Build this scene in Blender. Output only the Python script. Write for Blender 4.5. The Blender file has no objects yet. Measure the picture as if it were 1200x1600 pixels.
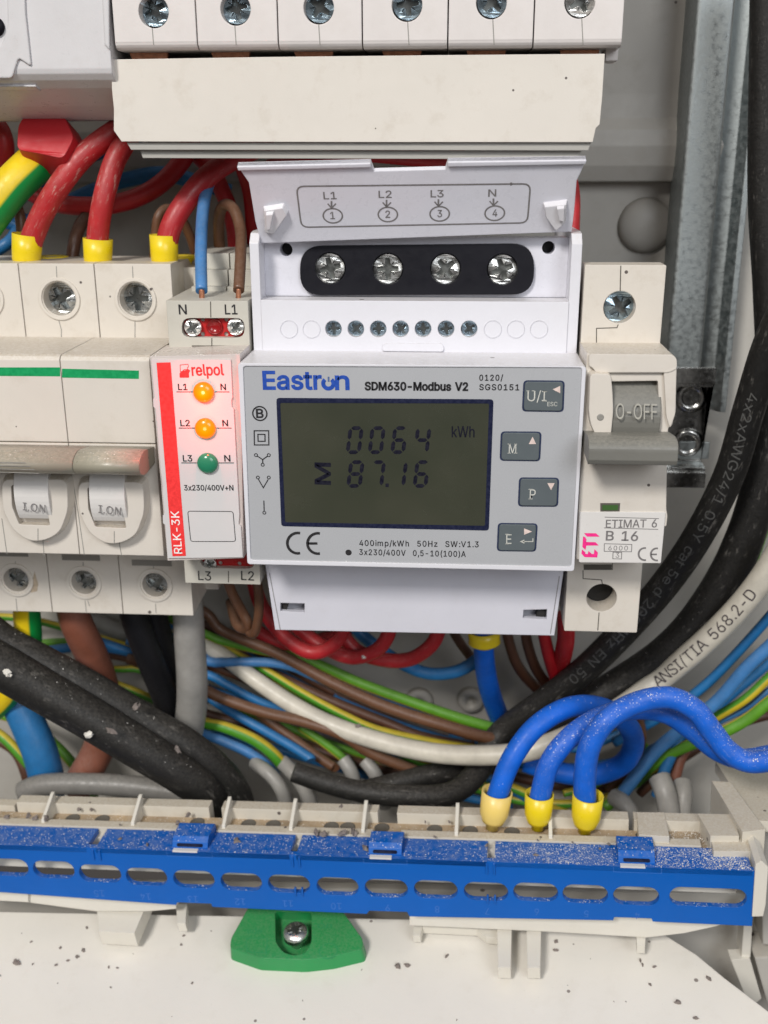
import bpy, bmesh, math, random
from mathutils import Vector, Matrix
from mathutils.geometry import tessellate_polygon
random.seed(7)
S = bpy.context.scene
COL = S.collection
# ------------------------------------------------------------------ camera
FPX, PITCH, YAW, ROLL = 1650.0, -0.328676, 0.066925, -0.003104
CAM = Vector((0.04497, -0.27638, 0.08672))
cam = bpy.data.cameras.new('camera')
camo = bpy.data.objects.new('camera', cam); COL.objects.link(camo); S.camera = camo
cam.sensor_fit = 'VERTICAL'; cam.sensor_height = 36.0; cam.sensor_width = 27.0
cam.lens = 36.0 * FPX / 1600.0
cam.clip_start = 0.005; cam.clip_end = 20
MR = Matrix.Rotation(YAW, 3, 'Y') @ Matrix.Rotation(PITCH, 3, 'X') @ Matrix.Rotation(ROLL, 3, 'Z')
TOW = Matrix(((1, 0, 0), (0, 0, -1), (0, 1, 0)))          # panel axes (right, up, out) -> world
CR = TOW @ MR
camo.matrix_world = Matrix.Translation(CAM) @ CR.to_4x4()
cam.dof.use_dof = True; cam.dof.focus_distance = 0.226; cam.dof.aperture_fstop = 22
# ------------------------------------------------------------------ world and lamps
w = bpy.data.worlds.new('World'); S.world = w; w.use_nodes = True
nt = w.node_tree; bg = nt.nodes['Background']
tc = nt.nodes.new('ShaderNodeTexCoord'); sp = nt.nodes.new('ShaderNodeSeparateXYZ'); rp = nt.nodes.new('ShaderNodeValToRGB')
mr = nt.nodes.new('ShaderNodeMapRange'); mr.inputs[1].default_value = -1; mr.inputs[2].default_value = 1
nt.links.new(tc.outputs['Generated'], sp.inputs[0]); nt.links.new(sp.outputs[2], mr.inputs[0]); nt.links.new(mr.outputs[0], rp.inputs[0])
rp.color_ramp.elements[0].color = (.20, .18, .165, 1); rp.color_ramp.elements[1].color = (1.0, .98, .97, 1)
rp.color_ramp.elements[0].position = .25; rp.color_ramp.elements[1].position = .85
nt.links.new(rp.outputs[0], bg.inputs[0]); bg.inputs[1].default_value = .34
def area(name, loc, target, size, energy, col):
    l = bpy.data.lights.new(name, 'AREA'); l.shape = 'DISK'; l.size = size; l.energy = energy; l.color = col
    o = bpy.data.objects.new(name, l); COL.objects.link(o); o.location = loc
    o.rotation_euler = (Vector(target) - Vector(loc)).to_track_quat('-Z', 'Y').to_euler()
area('ceiling_lamp', (-.5, -1.35, 1.1), (.03, 0, 0), .36, 24.5, (1, .96, .91))
area('room_lamp', (.7, -1.5, .75), (.03, 0, 0), .8, 11, (.93, .96, 1))
S.view_settings.view_transform = 'Standard'; S.view_settings.look = 'None'
S.view_settings.exposure = .02; S.view_settings.gamma = 1
S.render.engine = 'CYCLES'
S.cycles.max_bounces = 6; S.cycles.diffuse_bounces = 4; S.cycles.glossy_bounces = 3
S.cycles.transmission_bounces = 3; S.cycles.use_denoising = True
S.cycles.caustics_reflective = False; S.cycles.caustics_refractive = False

# ------------------------------------------------------------------ frames
def ray(px, py):
    return CR @ Vector(((px - 600) / FPX, -(py - 800) / FPX, -1.0))
class Fr:
    """a plane in the world with local mm coordinates u, v and n (outwards)"""
    def __init__(s, o, ex, ey):
        s.o = Vector(o); s.ex = Vector(ex).normalized()
        ey = Vector(ey); s.ey = (ey - s.ex * ey.dot(s.ex)).normalized(); s.en = s.ex.cross(s.ey)
    def P(s, u, v, n=0.0):
        return s.o + (s.ex * u + s.ey * v + s.en * n) * .001
    def u(s, px, py, n=0.0):
        r = ray(px, py); o = s.o + s.en * (n * .001)
        t = (o - CAM).dot(s.en) / r.dot(s.en); q = CAM + r * t - o
        return (q.dot(s.ex) * 1000, q.dot(s.ey) * 1000)
    def q(s, pts): return [s.u(*p) for p in pts]
def FD(d): return Fr((0, -d * .001, 0), (1, 0, 0), (0, 0, 1))
F0 = FD(0)
def PW(px, py, d):
    f = FD(d); return f.P(*f.u(px, py))
def pxmm(px, py, d):                                        # photo pixels per mm at that spot
    p = PW(px, py, d); z = -(CR.transposed() @ (p - CAM)).z
    return FPX / z / 1000
def F3(a, b, c):                                            # a frame through three photo points (px, py, depth)
    a, b, c = PW(*a), PW(*b), PW(*c); return Fr(a, b - a, c - a)

# ------------------------------------------------------------------ outlines
def rrect(u0, v0, u1, v1, r, k=5):
    u0, u1 = min(u0, u1), max(u0, u1); v0, v1 = min(v0, v1), max(v0, v1)
    r = min(r, (u1 - u0) / 2 - 1e-4, (v1 - v0) / 2 - 1e-4); o = []
    for cx, cy, a in ((u1 - r, v0 + r, -90), (u1 - r, v1 - r, 0), (u0 + r, v1 - r, 90), (u0 + r, v0 + r, 180)):
        for i in range(k + 1):
            t = math.radians(a + 90 * i / k); o.append((cx + r * math.cos(t), cy + r * math.sin(t)))
    return o
def rect(u0, v0, u1, v1): return [(u0, v0), (u1, v0), (u1, v1), (u0, v1)]
def circ(cu, cv, r, n=28, a0=0): return [(cu + r * math.cos(a0 + 2 * math.pi * i / n), cv + r * math.sin(a0 + 2 * math.pi * i / n)) for i in range(n)]
def cross(cu, cv, R, w, rot):
    pts = []
    for k in range(4):
        a = rot + k * math.pi / 2; c, s = math.cos(a), math.sin(a); t = .62 * R
        for x, y in ((R, -w * .85), (R, w * .85), (w * 1.35, w * 1.1), (t, t * .9), (t * .9, t), (w * 1.1, w * 1.35)):
            pts.append((cu + x * c - y * s, cv + x * s + y * c))
    return pts
def quadround(q, r, k=4):                                   # round the corners of any polygon
    o = []; n = len(q)
    for i in range(n):
        p = Vector(q[i]); a = Vector(q[i - 1]) - p; b = Vector(q[(i + 1) % n]) - p
        ra = min(r, a.length * .45, b.length * .45); A = p + a.normalized() * ra; B = p + b.normalized() * ra
        for j in range(k + 1):
            t = j / k; o.append(tuple(A * (1 - t) ** 2 + p * 2 * t * (1 - t) + B * t * t))
    return o

# ------------------------------------------------------------------ mesh builder
class MB:
    def __init__(s): s.v = []; s.f = []; s.sm = []; s.mi = []; s.uv = {}
    def add(s, vs, fs, smooth=False, mi=0):
        b = len(s.v); s.v += [Vector(v) for v in vs]
        for f in fs: s.f.append(tuple(i + b for i in f)); s.sm.append(smooth); s.mi.append(mi)
        return s
    def plate(s, fr, outer, n0, n1, holes=(), mi=0, back=True, taper=1.0, dome=0.0, wave=0.0):
        loops = [outer] + list(holes); flat = [p for l in loops for p in l]; N = len(flat)
        tri = tessellate_polygon([[Vector((p[0], p[1], 0)) for p in l] for l in loops])
        cu = sum(p[0] for p in outer) / len(outer); cv = sum(p[1] for p in outer) / len(outer)
        top = [fr.P(cu + (p[0] - cu) * taper, cv + (p[1] - cv) * taper, n1 - dome * ((p[0] - cu) ** 2 + (p[1] - cv) ** 2) + (wave * math.cos(4 * math.atan2(p[1] - cv, p[0] - cu) + 1) if wave else 0)) for p in flat]; bot = [fr.P(p[0], p[1], n0) for p in flat]
        fs = [tuple(t) for t in tri]
        if back: fs += [tuple(i + N for i in t) for t in tri]
        b = 0
        for l in loops:
            k = len(l)
            for i in range(k): j = (i + 1) % k; fs.append((b + i, b + j, b + j + N, b + i + N))
            b += k
        return s.add(top + bot, fs, False, mi)
    def box(s, fr, u0, u1, v0, v1, n0, n1, mi=0): return s.plate(fr, rect(u0, v0, u1, v1), n0, n1, mi=mi)
    def flat(s, fr, outer, n=.05, holes=(), mi=0):
        loops = [outer] + list(holes); flat = [p for l in loops for p in l]
        tri = tessellate_polygon([[Vector((p[0], p[1], 0)) for p in l] for l in loops])
        return s.add([fr.P(p[0], p[1], n) for p in flat], [tuple(t) for t in tri], False, mi)
    def profx(s, prof, x0, x1, mi=0, dx0=0, dx1=0, smooth=False):    # profile of (depth, height) swept along x; front edges may flare
        n = len(prof); md = max(p[0] for p in prof); mi_ = min(p[0] for p in prof)
        fl = [(p[0] - mi_) / max(md - mi_, 1e-6) for p in prof]
        vs = [F0.P(x0 + dx0 * t, p[1], p[0]) for p, t in zip(prof, fl)] + [F0.P(x1 + dx1 * t, p[1], p[0]) for p, t in zip(prof, fl)]
        tri = tessellate_polygon([[Vector((p[0], p[1], 0)) for p in prof]])
        s.add(vs, [tuple(t) for t in tri] + [tuple(i + n for i in t) for t in tri], False, mi)
        b = len(s.v) - 2 * n
        for i in range(n):
            j = (i + 1) % n; s.f.append((b + i, b + j, b + j + n, b + i + n)); s.sm.append(smooth); s.mi.append(mi)
        return s
    def lathe(s, fr, cu, cv, prof, k=28, mi=0, smooth=True):          # prof of (r, n)
        vs = []; fs = []
        for r, n in prof:
            for i in range(k): a = 2 * math.pi * i / k; vs.append(fr.P(cu + r * math.cos(a), cv + r * math.sin(a), n))
        for j in range(len(prof) - 1):
            for i in range(k): i2 = (i + 1) % k; fs.append((j * k + i, j * k + i2, (j + 1) * k + i2, (j + 1) * k + i))
        fs.append(tuple(range(k))); fs.append(tuple(range((len(prof) - 1) * k, len(prof) * k)))
        return s.add(vs, fs, smooth, mi)
    def tube(s, pts, rad, k=14, mi=0, caps=True, seg=8, twist=0.0, wob=0.0):  # smooth tube through world points; rad: value or list, metres
        n = len(pts); R = rad if isinstance(rad, (list, tuple)) else [rad] * n
        P = [Vector(p) for p in pts]; c = []; rr = []
        for i in range(n - 1):
            a, b, d, e = P[max(i - 1, 0)], P[i], P[i + 1], P[min(i + 2, n - 1)]
            for j in range(seg):
                t = j / seg
                c.append(.5 * ((2 * b) + (d - a) * t + (2 * a - 5 * b + 4 * d - e) * t * t + (3 * b - a - 3 * d + e) * t ** 3)); rr.append(R[i] * (1 - t) + R[i + 1] * t)
        c.append(P[-1]); rr.append(R[-1])
        if wob:
            ph = random.random() * 9
            for i in range(1, len(c) - 1): c[i] += Vector((math.sin(i * .19 + ph), math.cos(i * .15 + ph), math.sin(i * .12 + 2 * ph))) * wob
        m = len(c); T = [(c[min(i + 1, m - 1)] - c[max(i - 1, 0)]).normalized() for i in range(m)]
        nrm = T[0].orthogonal().normalized()
        # start frame: first normal points to the viewer so stripes are placed the same way
        vw = (CAM - c[0]); vw = (vw - T[0] * vw.dot(T[0]))
        if vw.length > 1e-6: nrm = vw.normalized()
        b0 = len(s.v); L = 0; fs = []; uvs = []
        for i in range(m):
            if i: L += (c[i] - c[i - 1]).length
            nrm = (nrm - T[i] * nrm.dot(T[i])).normalized(); bi = T[i].cross(nrm); tw = twist * L * 1000
            for j in range(k):
                a = 2 * math.pi * j / k + tw; s.v.append(c[i] + (nrm * math.cos(a) + bi * math.sin(a)) * rr[i])
        L = [0]
        for i in range(1, m): L.append(L[-1] + (c[i] - c[i - 1]).length)
        for i in range(m - 1):
            for j in range(k):
                j2 = (j + 1) % k; s.uv[len(s.f)] = [(j / k, L[i] * 1000), ((j + 1) / k, L[i] * 1000), ((j + 1) / k, L[i + 1] * 1000), (j / k, L[i + 1] * 1000)]
                s.f.append((b0 + i * k + j, b0 + i * k + j2, b0 + (i + 1) * k + j2, b0 + (i + 1) * k + j)); s.sm.append(True); s.mi.append(mi)
        if caps:
            for q in (tuple(b0 + j for j in range(k)), tuple(b0 + (m - 1) * k + j for j in range(k))): s.f.append(q); s.sm.append(False); s.mi.append(mi)
        return s
    def text(s, fr, body, a, b, cap, n=.05, bold=0.0, mi=0, rot=None, space=1.0):
        """text with its baseline from photo point a to photo point b and a capital height of cap photo pixels"""
        A, B = Vector(fr.u(*a)), Vector(fr.u(*b)); dr = (B - A); W = dr.length; dr.normalize()
        up = Vector((-dr.y, dr.x)); mx, my = (a[0] + b[0]) / 2, (a[1] + b[1]) / 2
        pd = Vector((b[0] - a[0], b[1] - a[1])).normalized(); pu = (pd.y * cap, -pd.x * cap)
        ch = (Vector(fr.u(mx + pu[0], my + pu[1])) - Vector(fr.u(mx, my))); H = abs(ch.dot(up))
        vs, fs, w, h = glyphs(body, bold, space)
        s.add([fr.P(*(A + dr * (x / w * W) + up * (y / h * H)), n + z) for x, y, z in vs], fs, False, mi)
        if bold > .005:                                     # heavier letters: the outline is thickened a hair above the fill
            for l in glyph_loops(body, space): s.stroke(fr, [A + dr * (x / w * W) + up * (y / h * H) for x, y in l], bold * H * .9, n + .006, True, mi)
        return s
    def line(s, fr, pts, wpx, n=.05, closed=False, mi=0):                # a printed line through photo points
        q = [Vector(fr.u(*p)) for p in pts]; wd = wpx / pxmm(pts[0][0], pts[0][1], -fr.o.y * 1000) / 2
        return s.stroke(fr, q, wd, n, closed, mi)
    def stroke(s, fr, q, wd, n=.05, closed=False, mi=0):
        q = [Vector(p) for p in q]; N = len(q); vs = []
        for i in range(N):
            p = q[i - 1] if (i or closed) else q[i]; e = q[(i + 1) % N] if (i < N - 1 or closed) else q[i]
            d1 = (q[i] - p); d2 = (e - q[i]); d1 = d1.normalized() if d1.length else d2.normalized(); d2 = d2.normalized() if d2.length else d1
            m = Vector((-(d1.y + d2.y), d1.x + d2.x)); m = m.normalized() if m.length > 1e-6 else Vector((-d1.y, d1.x))
            k = wd / max(.4, m.dot(Vector((-d1.y, d1.x)))); vs += [fr.P(*(q[i] + m * k), n), fr.P(*(q[i] - m * k), n)]
        fs = [(2 * i, 2 * i + 1, 2 * ((i + 1) % N) + 1, 2 * ((i + 1) % N)) for i in range(N if closed else N - 1)]
        return s.add(vs, fs, False, mi)
    def build(s, name, mats, root=None, origin=None, smooth_angle=None):
        o0 = Vector(root_loc(root)) if root else (Vector(origin) if origin is not None else sum(s.v, Vector()) / max(1, len(s.v)))
        me = bpy.data.meshes.new(name); me.from_pydata([v - o0 for v in s.v], [], s.f)
        if s.uv:
            ul = me.uv_layers.new(name='UVMap')
            for pi, p in enumerate(me.polygons):
                if pi in s.uv:
                    for li, uv in zip(p.loop_indices, s.uv[pi]): ul.data[li].uv = uv
        for p, a, m in zip(me.polygons, s.sm, s.mi): p.use_smooth = a; p.material_index = m
        bm = bmesh.new(); bm.from_mesh(me); bmesh.ops.recalc_face_normals(bm, faces=bm.faces); bm.to_mesh(me); bm.free()
        for m in (mats if isinstance(mats, (list, tuple)) else [mats]): me.materials.append(m)
        ob = bpy.data.objects.new(name, me); COL.objects.link(ob)
        if root: ob.parent = root
        else: ob.location = o0
        return ob
def root_loc(o):
    p = Vector(o.location)
    while o.parent: o = o.parent; p += o.location
    return p
import json
FONT = json.loads('{"(":[109,[36,83,37,106,40,129,44,146,48,161,53,176,61,198,71,216,94,216,85,194,76,171,70,148,65,125,62,103,60,83,61,64,64,46,69,27,75,6,81,-8,87,-23,94,-38,71,-38,60,-19,51,2,45,22,40,42,37,63]],")":[109,[15,-38,22,-22,29,-7,34,7,41,27,45,47,48,65,49,83,48,103,45,125,40,148,33,171,25,194,15,216,39,216,48,198,57,176,62,161,66,146,69,129,72,105,74,83,73,62,70,42,65,21,58,1,49,-19,39,-38]],"+":[181,[79,14,79,145,102,145,102,14],[25,69,25,90,156,90,156,69]],",":[75,[15,-48,27,28,55,28,34,-48]],"-":[181,[135,98,135,75,46,75,46,98]],".":[75,[38,-2,31,0,25,4,21,9,20,16,21,23,25,29,31,33,38,35,45,33,51,29,55,23,56,16,55,9,51,4,45,0]],"/":[100,[94,213,28,-31,6,-31,71,213]],"0":[181,[91,-3,70,0,52,10,38,25,28,45,23,62,20,81,19,102,20,122,23,141,28,158,38,179,52,194,70,203,91,206,112,203,129,194,143,179,154,158,158,141,161,122,162,102,161,81,158,62,154,45,143,25,129,10,112,0],[91,20,104,22,116,29,125,41,132,57,136,78,138,102,136,126,132,146,125,162,116,174,104,181,91,184,77,181,65,174,56,162,49,146,45,126,44,102,45,78,49,57,56,41,65,29,77,22]],"1":[181,[31,0,31,22,156,22,156,0],[110,203,110,0,85,0,85,179,84,179,34,143,34,171,79,203]],"2":[181,[26,0,26,19,94,91,113,113,120,122,124,131,127,139,128,149,127,159,123,167,117,174,109,180,100,183,89,184,78,183,69,179,61,173,56,165,52,156,51,145,26,145,28,162,34,177,44,189,57,198,73,204,90,206,107,204,122,199,135,190,144,178,150,164,152,149,151,138,148,127,143,116,134,103,107,72,61,24,61,23,156,23,156,0]],"3":[181,[87,-3,69,-1,53,4,39,12,28,23,21,37,17,53,44,53,46,43,51,35,57,28,66,24,76,21,87,20,99,21,110,24,119,30,126,37,130,47,132,58,130,69,126,78,120,87,110,93,97,98,80,99,63,99,63,120,115,179,115,181,28,181,28,203,149,203,149,184,85,111,85,116,105,115,123,110,138,101,148,89,155,74,157,58,155,41,148,26,137,14,123,5,107,-1]],"4":[181,[16,42,16,63,99,203,124,203,43,66,43,65,165,65,165,42],[113,0,113,48,113,58,113,127,137,127,137,0]],"5":[181,[88,-3,71,-1,56,4,43,13,33,24,27,37,24,52,49,52,51,43,55,36,61,29,69,24,78,21,88,20,100,21,110,26,119,33,126,42,130,53,131,65,130,77,125,88,119,98,110,105,99,109,87,111,77,110,67,107,58,103,51,98,27,101,38,203,147,203,147,181,60,181,54,121,62,126,71,130,81,133,92,133,105,132,118,128,129,122,138,114,146,104,152,92,155,79,156,65,154,47,148,30,137,17,123,6,107,-1]],"6":[181,[91,-3,73,-1,57,6,44,16,34,30,28,46,25,65,27,80,32,96,41,114,55,136,101,203,129,203,60,104,58,104,62,110,66,115,72,119,78,123,86,125,94,126,111,124,126,118,139,108,148,96,154,81,156,63,153,45,147,29,137,16,124,6,108,-1],[91,19,102,21,111,25,120,32,126,41,130,51,131,63,130,75,126,85,120,94,111,101,102,105,91,106,79,105,70,101,61,94,55,86,51,75,50,63,51,51,55,41,61,32,70,25,79,21]],"7":[181,[39,0,129,179,129,181,25,181,25,203,156,203,156,179,66,0]],"8":[181,[91,-3,71,-1,54,5,40,13,30,25,23,38,21,54,22,67,26,78,32,88,40,96,50,102,61,106,61,107,48,113,37,123,30,137,28,152,30,167,36,180,46,191,58,199,73,204,91,206,107,204,122,199,135,191,145,180,151,167,153,152,150,137,144,123,133,113,120,107,120,106,131,102,140,96'
    ',149,88,155,78,159,67,160,54,158,38,151,25,141,13,127,5,110,-1],[91,20,103,21,114,24,123,29,129,37,133,45,135,55,133,66,129,75,122,83,113,89,102,93,91,94,78,93,68,89,59,83,52,75,48,66,46,55,48,45,52,37,58,29,67,24,78,21],[91,116,101,117,110,120,117,125,123,132,126,141,128,150,127,160,123,168,117,175,110,180,101,183,91,184,80,183,71,180,63,175,58,168,54,160,53,150,54,141,58,132,64,125,71,120,80,117]],"9":[181,[90,206,108,204,124,198,137,187,147,174,153,157,156,139,154,124,149,108,140,90,126,67,80,0,52,0,121,99,123,99,120,93,115,88,109,84,103,81,95,79,87,78,70,80,55,86,42,95,33,108,27,123,25,141,28,159,34,175,44,188,57,198,73,204],[90,184,79,183,70,178,61,172,55,163,51,152,50,141,51,129,55,118,61,109,70,103,79,99,90,97,102,99,111,103,120,109,126,118,130,128,131,140,130,152,126,163,120,172,112,178,102,183]],":":[75,[38,-2,31,0,25,4,21,9,20,16,21,23,25,29,31,33,38,35,45,33,51,29,55,23,56,16,55,9,51,4,45,0],[38,108,31,110,25,114,21,119,20,126,21,134,25,139,31,143,38,145,45,143,51,139,55,134,56,126,55,119,51,114,45,110]],"A":[192,[7,0,81,203,110,203,185,0,158,0,115,121,106,149,93,191,98,191,85,148,76,121,34,0],[44,57,44,79,148,79,148,57]],"B":[182,[24,0,24,203,96,203,116,202,132,196,144,188,152,177,158,164,159,150,158,138,155,128,149,120,143,114,135,110,126,107,126,105,136,103,145,98,154,91,161,81,166,69,167,54,165,40,160,27,151,16,138,7,120,2,99,0],[50,23,98,23,118,25,132,32,140,42,142,55,141,65,137,74,131,81,122,87,112,91,99,92,50,92],[50,114,95,114,106,115,115,118,123,124,129,131,133,139,134,149,132,161,125,172,113,178,96,181,50,181]],"C":[204,[107,-3,90,-1,74,3,60,10,47,20,37,32,28,46,21,63,17,81,16,102,17,122,21,141,28,157,37,172,47,184,60,193,74,201,90,205,107,206,122,205,136,202,149,196,161,188,171,179,179,167,185,154,189,139,163,139,160,149,156,158,150,165,143,171,135,176,126,180,117,182,107,182,89,180,73,173,60,161,50,146,44,126,41,102,44,78,50,58,60,42,74,31,89,24,107,21,117,22,126,24,135,27,143,32,150,38,156,46,160,54,163,64,189,64,185,49,179,36,171,25,161,15,149,7,136,2,122,-2]],"D":[201,[88,0,38,0,38,23,86,23,109,25,127,32,141,44,152,60,158,79,160,102,158,125,152,144,142,160,128,171,110,178,88,181,37,181,37,203,90,203,109,202,126,198,141,191,160,177,173,156,180,140,183,122,185,102,183,82,180,64,173,47,165,33,154,22,140,12,125,5,107,1],[50,203,50,0,24,0,24,203]],"E":[167,[24,0,24,203,149,203,149,181,50,181,50,114,142,114,142,91,50,91,50,23,150,23,150,0]],"F":[164,[24,0,24,203,148,203,148,181,50,181,50,111,138,111,138,88,50,88,50,0]],"G":[208,[107,-3,90,-1,74,3,60,10,47,20,36,32,28,46,21,63,17,81,16,102,17,122,21,141,28,157,36,172,47,184,60,193,74,201,89,205,106,206,122,205,136,201,149,196,161,188,171,178,180,167,186,154,190,139,163,139,160,149,155,157,149,165,142,171,135,176,126,179,117,182,106,182,89,180,73,173,60,161,50,146,44,126,41,102,44,78,50,58,60,42,74,31,90,24,107,21,124,23,138,28,150,37,158,49,164,64,166,81,174,80,113,80,113,102,191,102,191,80,188,57,180,36,167,20,151,8,130,0]],"H":[207,[24,0,24,203,50,203,50,116,157,116,157,203,1'
    '83,203,183,0,157,0,157,93,50,93,50,0]],"I":[120,[12,0,12,23,47,23,47,181,12,181,12,203,108,203,108,181,73,181,73,23,108,23,108,0]],"K":[187,[42,58,42,86,56,104,70,121,85,138,145,203,179,203,92,110,91,110],[24,0,24,203,50,203,50,134,50,90,50,77,50,0],[149,0,75,104,91,124,179,0]],"L":[157,[24,0,24,203,50,203,50,23,144,23,144,0]],"M":[251,[24,0,24,203,61,203,111,75,115,64,120,49,125,34,129,20,123,20,127,33,132,48,137,63,141,75,191,203,227,203,227,0,202,0,202,116,202,131,202,147,202,165,203,183,205,183,199,164,193,145,187,129,182,116,137,0,114,0,68,116,64,128,58,144,52,163,45,183,48,183,48,166,48,149,49,131,49,116,49,0]],"N":[209,[24,0,24,203,54,203,137,73,145,60,155,43,166,22,162,21,160,43,160,63,160,78,160,203,185,203,185,0,155,0,81,116,71,132,59,152,43,181,48,181,49,153,50,131,50,116,50,0]],"O":[213,[107,-3,90,-1,74,3,60,10,48,20,37,32,28,46,21,63,17,81,16,102,17,122,21,141,28,157,37,172,48,184,60,193,74,201,90,205,107,206,124,205,139,201,153,193,166,184,177,172,186,157,192,141,196,122,197,102,196,81,192,63,186,46,177,32,166,20,153,10,139,3,124,-1],[107,21,124,23,140,30,153,42,163,58,170,78,172,102,170,126,163,146,153,162,140,173,124,180,107,182,89,180,74,173,60,162,50,146,44,126,41,102,44,78,50,58,60,42,74,30,89,23]],"P":[178,[24,0,24,203,94,203,116,201,133,195,146,185,156,172,162,156,163,139,162,122,156,106,146,93,133,83,116,76,94,74,44,74,44,97,93,97,107,98,119,102,127,109,133,117,137,128,138,139,137,150,133,161,127,169,119,175,107,179,93,181,50,181,50,0]],"R":[180,[24,0,24,203,94,203,116,201,133,195,147,186,156,173,162,158,164,141,162,124,156,109,147,96,133,87,116,81,94,79,39,79,39,102,93,102,108,103,119,107,128,112,133,120,137,130,138,141,137,152,133,162,128,170,119,176,108,180,93,181,50,181,50,0],[141,0,92,92,121,92,171,0]],"S":[179,[89,-4,69,-2,51,4,36,12,26,24,18,38,15,55,42,55,44,44,49,35,57,28,67,23,78,21,89,20,103,21,114,24,124,29,132,37,137,46,138,56,137,65,133,72,126,77,118,82,98,89,73,96,51,104,34,116,24,130,21,149,23,165,30,179,41,191,55,199,72,204,91,206,110,204,126,199,140,191,151,179,158,166,160,151,135,151,131,165,121,175,107,181,90,183,78,182,67,179,58,174,51,167,47,159,46,150,48,141,52,133,59,128,68,123,85,117,106,112,125,105,134,101,143,95,151,88,158,79,162,68,163,55,161,40,155,25,144,13,129,4,111,-2]],"T":[179,[13,181,13,203,167,203,167,181,103,181,103,0,77,0,77,181]],"U":[207,[104,-3,81,-1,62,6,46,17,34,32,26,49,24,69,24,203,50,203,50,71,51,57,56,45,64,35,75,27,88,22,104,21,119,22,132,27,143,35,151,45,155,57,157,71,157,203,183,203,183,69,180,49,173,32,161,17,145,6,126,-1]],"V":[192,[82,0,7,203,34,203,77,82,86,55,99,12,94,12,107,55,116,82,158,203,185,203,111,0]],"W":[274,[62,0,7,203,33,203,65,78,70,58,75,37,79,16,76,16,80,37,85,58,90,78,122,203,152,203,185,78,190,58,194,37,199,16,195,16,200,37,204,58,209,78,241,203,268,203,212,0,182,0,147,129,141,157,134,190,140,190,134,158,127,129,92,0]],"Y":[189,[81,0,81,83,7,203,36,203,77,138,89,117,100,92,89,92,100,117,112,138,152,203,182,203,107,83,107,0]],"a":[156,[64,-3,50,-2,38,2,27,'
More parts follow.
